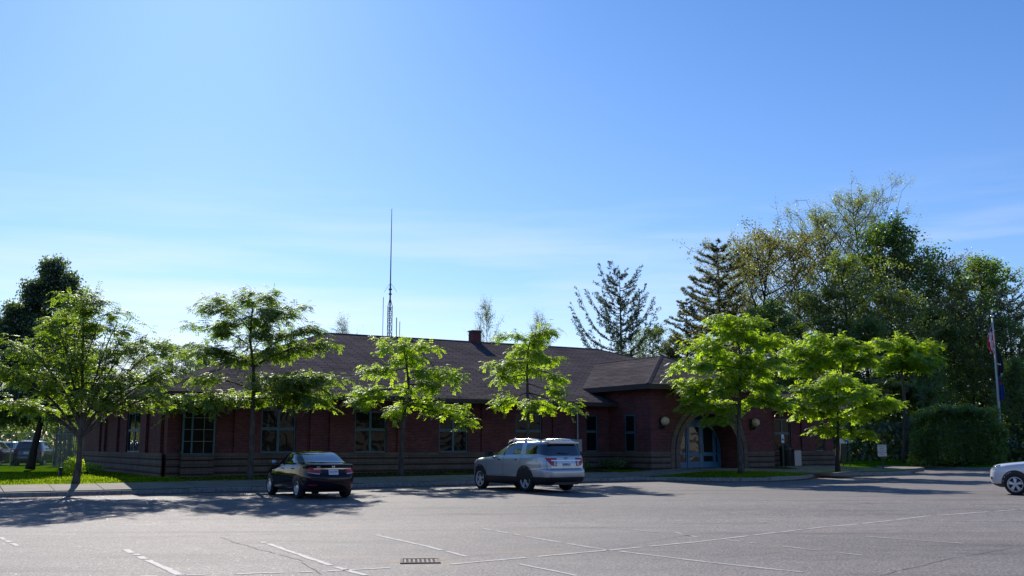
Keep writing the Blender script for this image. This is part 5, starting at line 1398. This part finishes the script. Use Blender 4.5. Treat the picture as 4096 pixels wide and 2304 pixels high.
# dark sedan ------------------------------------------------------------------
HD = heading(-math.sin(R(31)), math.cos(R(31))); fw = Vector((math.cos(HD), math.sin(HD), 0)); lf = Vector((-fw.y, fw.x, 0))
o_ = place_by_wheel(1182, 1996, -1.34, .86, fw, lf)
SED = [(.20, 2.05, -2.02, .74), (.26, 2.18, -2.16, .81), (.40, 2.25, -2.26, .85), (.55, 2.27, -2.29, .868), (.66, 2.26, -2.285, .877), (.76, 2.20, -2.24, .876), (.84, 2.08, -2.22, .870), (.90, 1.85, -2.21, .862),
       (.95, 1.50, -2.215, .852), (.99, 1.20, -2.23, .842), (1.02, 1.05, -2.24, .832), (1.045, .97, -2.17, .82), (1.06, .93, -1.90, .81), (1.075, .90, -1.66, .80), (1.11, .82, -1.52, .78), (1.20, .62, -1.30, .745),
       (1.29, .38, -1.07, .705), (1.355, .16, -.86, .665), (1.395, -.04, -.66, .60), (1.415, -.18, -.5, .48), (1.425, -.28, -.42, .25)]
s = Car('dark_sedan', (o_.x, o_.y, lot_z(o_.x, o_.y)), HD, 'dark violet sedan parked nose to the kerb at the left', 'car', SED, 4.0, 5.0, ((1.33, -1.34), .32, .86, .375), M['navy'])
R0 = s.root
s.both('side_window', ([(.80, 1.055), (-1.22, 1.075)], [(.14, 1.325), (-.35, 1.36), (-.82, 1.315)]), M['carglass'], nu=20, nv=6)
s.both('pillar', ([(-.12, 1.055), (-.18, 1.055)], [(-.17, 1.36), (-.23, 1.36)]), M['carblack'], off=.012, nu=2, nv=3)
M['rearglass'] = glass_mat('sky_reflect_rear_glass', (0.012, 0.035, 0.075), 0.02, spec=1.0); M['rearglass'].node_tree.nodes['Principled BSDF'].inputs['IOR'].default_value = 2.0  # blue base colour stands in for sky reflected in the glass
s.patch('rear_window', ([(-1.60, .66), (-1.60, -.66)], [(-.80, .54), (-.80, -.54)]), 'T', M['rearglass'], nu=16, nv=10)
s.patch('windshield', ([(.88, .66), (.88, -.66)], [(.16, .54), (.16, -.54)]), 'T', M['carglass'], nu=16, nv=10)
for sg in (1, -1):
    W1 = ('W', -1.3); a0, a1 = (R(180 - 25), R(180 - 47)) if sg > 0 else (R(180 + 25), R(180 + 47))
    lamp = s.patch('taillight', ([(a0, .775), (a1, .80)], [(a0, .90), (a1 * .85 + a0 * .15, .965)]), W1, M['redlamp'], off=.012, nu=10, nv=5)
    s.patch('reversing_lamp', ([(a0, .735), (a1, .79)], [(a0, .772), (a1, .80)]), W1, M['clearlamp'], off=.013, nu=8, nv=2, parent=lamp)
    s.patch('taillight', ([(.38 * sg, .775), (.58 * sg, .775)], [(.42 * sg, .87), (.58 * sg, .88)]), 'B', M['redlamp'], off=.010, nu=5, nv=3)
    s.patch('reflector', ([(.52 * sg, .40), (.72 * sg, .40)], [(.52 * sg, .435), (.72 * sg, .435)]), 'B', M['redlamp'], off=.008, nu=5, nv=1)
    how = 'L' if sg > 0 else 'R'
    for xx, zb, zt_ in ((.92, .30, 1.03), (-.15, .28, 1.05)): s.vline('door_seam', [(xx, zb), (xx - .03, zt_)], how, M['crack'], .010)
    s.vline('door_seam', [(-.90, .72), (-1.02, 1.06)], how, M['crack'], .010)
    s.line('body_crease', [(1.2, .80), (-1.9, .86)], how, M['navy'], .014, off=.006)
    for xx in (.02, -.98):
        hb = MB(); p, _ = s.hit((xx, 3 * sg, .90), (0, -sg, 0)); hb.box(xx - .09, xx + .09, p.y - .006, p.y + .028 * sg, .885, .91); hb.build('door_handle', M['navy'], R0)
    mr = MB(); mr.box(.62, .74, .86 * sg, 1.03 * sg, 1.03, 1.15); mr.box(.64, .70, .80 * sg, .87 * sg, 1.02, 1.06); mo = fix_normals(mr.build('mirror', M['navy'], R0))
    gm = MB(); gm.box(.612, .618, .87 * sg, 1.02 * sg, 1.04, 1.14); gm.build('mirror_glass', M['chrome'], mo)
s.line('chrome_strip', [(.60, .905), (-.60, .905)], 'B', M['chrome'], .03, off=.02)
s.line('trunk_seam', [(.66, .71), (-.66, .71)], 'B', M['crack'], .010)
pl_ = s.patch('licence_plate', ([(.155, .725), (-.155, .725)], [(.155, .875), (-.155, .875)]), 'B', M['signwhite'], off=.012, nu=2, nv=1)
h, _ = s.hit((-5, 0, .8), (1, 0, 0)); text_on('510 6221', .075, (h.x - .02, 0, .80), (PI / 2, 0, -PI / 2), M['signgreen'], pl_)
h, _ = s.hit((-5, 0, .965), (1, 0, 0)); em = MB()
for y in (-.03, .03): em.box(h.x - .014, h.x - .004, y - .008, y + .008, .935, .995)
em.box(h.x - .013, h.x - .005, -.022, .022, .96, .972)
for k in range(12):
    a = 2 * PI * k / 12; b_ = 2 * PI * (k + 1) / 12; em.tube([(h.x - .01, .052 * math.cos(a), .965 + .044 * math.sin(a)), (h.x - .01, .052 * math.cos(b_), .965 + .044 * math.sin(b_))], .004, 4)
em.build('emblem', M['chrome'], R0)
text_on('CIVIC', .05, (h.x - .008, .47, .955), (PI / 2, 0, -PI / 2), M['chrome'], R0)
s.add_wheels(7, .66)

# white vehicle entering at the right ------------------------------------------
HD = heading(-.797, .605); fw = Vector((math.cos(HD), math.sin(HD), 0)); lf = Vector((-fw.y, fw.x, 0))
ESC = [(.24, 1.95, -2.0, .78), (.30, 2.10, -2.15, .84), (.40, 2.20, -2.22, .885), (.52, 2.235, -2.25, .905), (.66, 2.22, -2.24, .915), (.78, 2.20, -2.20, .92), (.88, 2.15, -2.19, .918), (.96, 2.06, -2.18, .91), (1.01, 1.90, -2.17, .90),
       (1.05, 1.62, -2.16, .89), (1.085, 1.28, -2.15, .88), (1.11, 1.08, -2.14, .87), (1.15, .94, -2.12, .85), (1.28, .64, -2.06, .81), (1.42, .32, -1.98, .765), (1.54, -.02, -1.9, .72), (1.60, -.26, -1.85, .66), (1.635, -.5, -1.7, .54), (1.65, -.8, -1.4, .3)]
wp = on_lot(4064, 1981); o_ = wp - fw * 1.33 - lf * .90
e = Car('white_suv', (o_.x, o_.y, lot_z(o_.x, o_.y)), HD, 'white vehicle whose front end enters at the right edge', 'car', ESC, 3.6, 6.0, ((1.33, -1.36), .35, .90, .41), M['white_car'], cladz=.36)
R0 = e.root
e.both('side_window', ([(.92, 1.13), (-1.2, 1.18)], [(.22, 1.47), (-.3, 1.54), (-1.15, 1.53)]), M['carglass'], nu=18, nv=6)
e.both('rear_quarter_window', ([(-1.3, 1.2), (-1.85, 1.24)], [(-1.25, 1.53), (-1.7, 1.51)]), M['carglass'], nu=8, nv=5)
e.patch('windshield', ([(-.72, 1.13), (.72, 1.13)], [(-.58, 1.52), (.58, 1.52)]), 'F', M['carglass'], nu=16, nv=8)
for sg in (1, -1):
    how = 'L' if sg > 0 else 'R'
    h0, h1 = (R(32), R(58)) if sg > 0 else (R(-32), R(-58))
    hl = e.patch('headlight', ([(h0, .80), (h0 * .5 + h1 * .5, .84), (h1, .93)], [(h0, .93), (h1, .985)]), ('W', 1.35), M['carglass'], off=.008, nu=10, nv=4)
    e.patch('lamp_strip', ([(h0, .795), (h0 * .5 + h1 * .5, .835), (h1, .925)], [(h0, .83), (h0 * .5 + h1 * .5, .868), (h1, .945)]), ('W', 1.35), M['clearlamp'], off=.013, nu=10, nv=1, parent=hl)
    e.patch('fog_lamp', ([(h0 * 1.0, .50), (h0 * 1.25, .51)], [(h0 * 1.0, .59), (h0 * 1.25, .58)]), ('W', 1.35), M['carblack'], off=.006, nu=4, nv=2)
    for xx, zb, zt_ in ((.95, .40, 1.11), (-.05, .38, 1.14)): e.vline('door_seam', [(xx, zb), (xx - .03, zt_)], how, M['carblack'], .010)
    e.line('fender_vent', [(.98, .90), (.82, .92)], how, M['carblack'], .035, off=.008)
    mr = MB(); mr.box(.62, .76, .90 * sg, 1.08 * sg, 1.10, 1.24); fix_normals(mr.build('mirror', M['white_car'], R0))
e.patch('grille', ([(-.5, .72), (.5, .72)], [(-.5, .90), (.5, .90)]), 'F', M['carblack'], nu=8, nv=2)
e.arch_trim(M['carblack'], .04)
e.add_wheels(5, .70, twin=True)

# parked vehicles beyond the fence at the left -----------------------------------
HD = heading(-.15, 1.0)
def far_suv(px, Yd, paint, label, lightbar, tabs=ESC):
    p = at_depth(px, 1785, Yd)
    k = Car('parked_car', (p.x, Yd, .30), HD, label, 'car', tabs, 4.0, 6.0, ((1.33, -1.36), .35, .90, .41), paint, cladz=.36)
    k.both('side_window', ([(.92, 1.13), (-1.85, 1.2)], [(.22, 1.47), (-.3, 1.54), (-1.7, 1.52)]), M['carglass'], nu=18, nv=5)
    k.patch('rear_window', ([(.70, 1.18), (-.70, 1.18)], [(.60, 1.52), (-.60, 1.52)]), 'B', M['carglass'], nu=12, nv=6)
    for sg in (1, -1):
        a0, a1 = (R(180 - 30), R(180 - 48)) if sg > 0 else (R(180 + 30), R(180 + 48))
        k.patch('taillight', ([(a0, .88), (a1, .90)], [(a0, 1.08), (a1, 1.10)]), ('W', -1.3), M['redlamp'], off=.01, nu=6, nv=3)
    pl = k.patch('licence_plate', ([(.155, .82), (-.155, .82)], [(.155, .97), (-.155, .97)]), 'B', M['signwhite'], off=.01, nu=2, nv=1)
    if lightbar:
        lb = MB(); lb.box(-.75, -.55, -.60, .60, 1.68, 1.76); lb.build('light_bar', M['clearlamp'], k.root)
    k.add_wheels(5, .66); return k
far_suv(150, 66, M['darkcar'], 'dark police vehicle with a white roof light bar parked beyond the fence', True)
far_suv(-25, 64, M['maroon'], 'maroon vehicle cut by the left edge beyond the fence', False)
far_suv(55, 78, M['white_car'], 'pale vehicle parked behind the other two beyond the fence', False)

# chain link fence beyond the lawn
def chain_fence():
    a = at_depth(-120, 1785, 60); b_ = at_depth(392, 1785, 57); root = empty('chain_link_fence', (a.x, a.y, .4), 0, 'grey chain link fence with posts between lawn and parked vehicles', 'fence')
    d = Vector((b_.x - a.x, b_.y - a.y, 0)); L = d.length; d.normalize(); H = 1.9
    rails = MB(); rails.tube([(0, 0, H), tuple(d * L + Vector((0, 0, H)))], .022, 6); rails.build('top_rail', M['steel'], root)
    n = 6
    for k in range(n + 1):
        p = d * (L * k / n); mb = MB(); mb.tube([tuple(p), (p.x, p.y, H + .03)], .03, 8); mb.build('post', M['steel'], root)
    mb = MB(); step = .11; k = 0
    nn = int(L / step)
    for i in range(-18, nn):
        for sg in (1, -1):
            x0 = i * step; x1 = x0 + H
            s0, s1 = max(0, x0), min(L, x1)
            if s1 <= s0: continue
            z0, z1 = (s0 - x0), (s1 - x0)
            if sg < 0: z0, z1 = H - z0, H - z1
            p = d * s0; q = d * s1; w = .0035
            mb.add([(p.x, p.y, z0 - w), (q.x, q.y, z1 - w), (q.x, q.y, z1 + w), (p.x, p.y, z0 + w)], [(0, 1, 2, 3)])
    mb.build('mesh', M['steel'], root)
chain_fence()
# tall slatted fence against the end of the building
def slat_fence():
    a = at_depth(222, 1785, 62); b_ = at_depth(384, 1785, 56.5); root = empty('slat_fence', (a.x, a.y, .4), 0, 'tall weathered vertical board fence left of the building end', 'fence')
    d = Vector((b_.x - a.x, b_.y - a.y, 0)); L = d.length; d.normalize(); nn = Vector((-d.y, d.x, 0)); mb = MB(); rnd = random.Random(2); s = 0
    while s < L:
        w = .14; p = d * s; q = d * (s + w); h = 2.3 + rnd.uniform(-.02, .02); o = nn * rnd.uniform(0, .02)
        P = [p + o, q + o, q + o + nn * .02, p + o + nn * .02]
        mb.add([(v.x, v.y, 0) for v in P] + [(v.x, v.y, h) for v in P], [(0, 1, 5, 4), (1, 2, 6, 5), (2, 3, 7, 6), (3, 0, 4, 7), (4, 5, 6, 7)]); s += w + rnd.uniform(.04, .22)
    mb.build('board', flat('weathered_board', (0.09, 0.09, 0.09), .9, noise_amt=.3, nscale=4), root)
    for k in range(4):
        p = d * (L * k / 3); mb = MB(); mb.box(p.x - .05, p.x + .05, p.y + .06, p.y + .16, 0, 2.7); mb.build('post', M['barkdark'], root)
slat_fence()

# black path light on the lawn
t = t_at(249, 2.0); p = TM(t, 2.0); bo = empty('path_light', (p.x, p.y, high_z(p.x, p.y)), 0, 'short black bollard light standing on the left lawn', 'bollard light')
mb = MB(); mb.lathe([(.07, 0), (.07, .24), (.05, .25), (.05, .30), (.10, .31), (.10, .37), (.001, .39)], 16); mb.build('body', M['blackmetal'], bo, True)

# signs
def sign(px, Yd, toppy, w, h, post_h, mat, label, lines=(), tmat=None, group=None, rz=0.0, ts=.1, extra=None):
    p = at_depth(px, 1785, Yd); gz = high_z(p.x, p.y) if in_poly(p.x, p.y, poly) else lot_z(p.x, p.y); zt = at_depth(px, toppy, Yd).z - gz
    r = empty('sign', (p.x, p.y, gz), rz, label, 'sign', group)
    mb = MB(); mb.box(-.025, .025, 0, .02, 0, zt - .05); mb.box(-.045, -.0255, .004, .01, 0, zt - .05); mb.box(.0255, .045, .004, .01, 0, zt - .05); mb.build('post', M['signgreen'], r)
    mb = MB(); cr_ = .03; P = []
    for cx_, cz_, a0 in ((w / 2 - cr_, zt - cr_, 0), (-w / 2 + cr_, zt - cr_, 90), (-w / 2 + cr_, zt - h + cr_, 180), (w / 2 - cr_, zt - h + cr_, 270)):
        for k in range(5): a = R(a0 + k * 22.5); P.append((cx_ + cr_ * math.cos(a), cz_ + cr_ * math.sin(a)))
    n = len(P); mb.add([(x, -.006, z) for x, z in P] + [(x, -.002, z) for x, z in P], [tuple(range(n))[::-1], tuple(range(n, 2 * n))] + [(k, (k + 1) % n, n + (k + 1) % n, n + k) for k in range(n)])
    pl = fix_normals(mb.build('panel', mat, r))
    for i, tx in enumerate(lines): text_on(tx, ts, (0, -.009, zt - h * (i + .75) / (len(lines) + .5)), (PI / 2, 0, 0), tmat, r)
    return r, zt
sign(3527, 55.5, 1779, .46, .62, 1, M['signwhite'], 'white parking sign with red lettering on the grass island', ('POLICE', 'AND', 'COURT', 'PARKING', 'ONLY'), M['signred'], rz=R(-8), ts=.125)
r, zt = sign(3397, 64, 1739, .38, .50, 1, M['signblue'], 'blue sign on a post behind the low island tree')
mb = MB(); mb.box(-.09, .02, -.012, -.008, zt - .30, zt - .27); mb.box(-.10, -.07, -.012, -.008, zt - .27, zt - .16); mb.box(-.02, .10, -.012, -.008, zt - .40, zt - .38); mb.build('symbol', M['signwhite'], r)
r, zt = sign(3370, 63, 1733, .36, .30, 1, M['signred'], 'red and white sign half hidden behind the island tree trunk')
mb = MB(); mb.box(-.17, .17, -.011, -.006, zt - .62, zt - .33); mb.build('lower_panel', M['signwhite'], r)
r, zt = sign(3132, 52.2, 1738, .14, .42, 1, M['signwhite'], 'narrow pale sign seen nearly edge on by the rubbish bin', rz=R(0))
mb = MB(); mb.box(-.05, .05, -.011, -.0065, zt - .30, zt - .20); mb.build('symbol', M['signblue'], r)

# flagpole with three limp flags
fp = at_depth(4007, 1785, 74); ft = at_depth(3969, 1257, 74)
fl = empty('flagpole', (fp.x, 74, .5), 0, 'white flagpole with a gold ball in front of the wood', 'flagpole')
H = ft.z - .78; mb = MB(); mb.tube([(0, 0, 0), (0, 0, H * .5), (0, 0, H)], [.10, .085, .045], 12); mb.build('pole', M['whitepaint'], fl, True)
mb = MB(); mb.lathe([(max(.001, .13 * math.sin(a)), H + .12 - .13 * math.cos(a)) for a in np.linspace(.02, PI - .02, 10)], 14); mb.build('ball', M['chrome'], fl, True)
def flag(name, ztop, zbot, w, label, mats, side, cols, seed):
    """limp cloth hanging in folds from the halyard"""
    nu, nv = 12, 26; vs = []; fs = []; mi = []; rnd = random.Random(seed)
    for j in range(nv + 1):
        v = j / nv; z = ztop + (zbot - ztop) * v
        for i in range(nu + 1):
            u = i / nu; spread = w * (.12 + .88 * math.sin(min(1, v * 1.15) * PI * .62)) * (1 - .35 * max(0, v - .8) / .2)
            x = side * (.06 + u * spread); y = -.10 + .09 * math.sin(u * 15 + v * 3 + seed) * (.3 + v)
            vs.append((x, y, z - u * .35 * (1 - v) - .10 * u * math.sin(v * 7 + seed)))
    for j in range(nv):
        for i in range(nu): fs.append((j * (nu + 1) + i, j * (nu + 1) + i + 1, (j + 1) * (nu + 1) + i + 1, (j + 1) * (nu + 1) + i)); mi.append(cols((i + .5) / nu, (j + .5) / nv))
    o = mesh_obj(name, vs, fs, None, None, True, mats, mi); o.location = (fp.x, 74, 0)
    md = o.modifiers.new('cloth', 'SOLIDIFY'); md.thickness = .01
    tag(o, label, 'flag', 'flags on the flagpole'); return o
zz = lambda y: at_depth(3980, y, 74).z
flag('flag', zz(1280), zz(1412), .5, 'red, white and blue striped flag hanging limp, topmost on the pole', [M['flag_red'], M['signwhite'], M['flag_blue']], -1, lambda u, v: 2 if v < .32 else (0 if int(u * 7 + v * 2.5) % 2 == 0 else 1), 1)
flag('flag', zz(1372), zz(1503), .45, 'black flag with a little white hanging limp in the middle of the pole', [M['flag_black'], M['signwhite']], 1, lambda u, v: 1 if (.60 < v < .64 and u < .6) or (v > .9 and u > .7) else 0, 2)
flag('flag', zz(1495), zz(1603), .42, 'dark blue flag hanging limp, lowest on the pole', [M['flag_blue'], M['flag_red']], 1, lambda u, v: 1 if .3 < u < .5 and .25 < v < .4 else 0, 3)

# overhead wires at the left behind the building
wr = empty('overhead_wires', (0, 0, 0), 0, 'thin overhead wires crossing behind the left end of the roof', 'wires')
for y_ in (1452, 1468, 1475):
    a = at_depth(420, y_ + 12, 75); b_ = at_depth(860, y_ - 16, 88); mid = (a + b_) / 2; mid.z -= .12
    mb = MB(); mb.tube(bez(a, mid, b_, 8), .014, 4); mb.build('wire', M['steel'], wr)
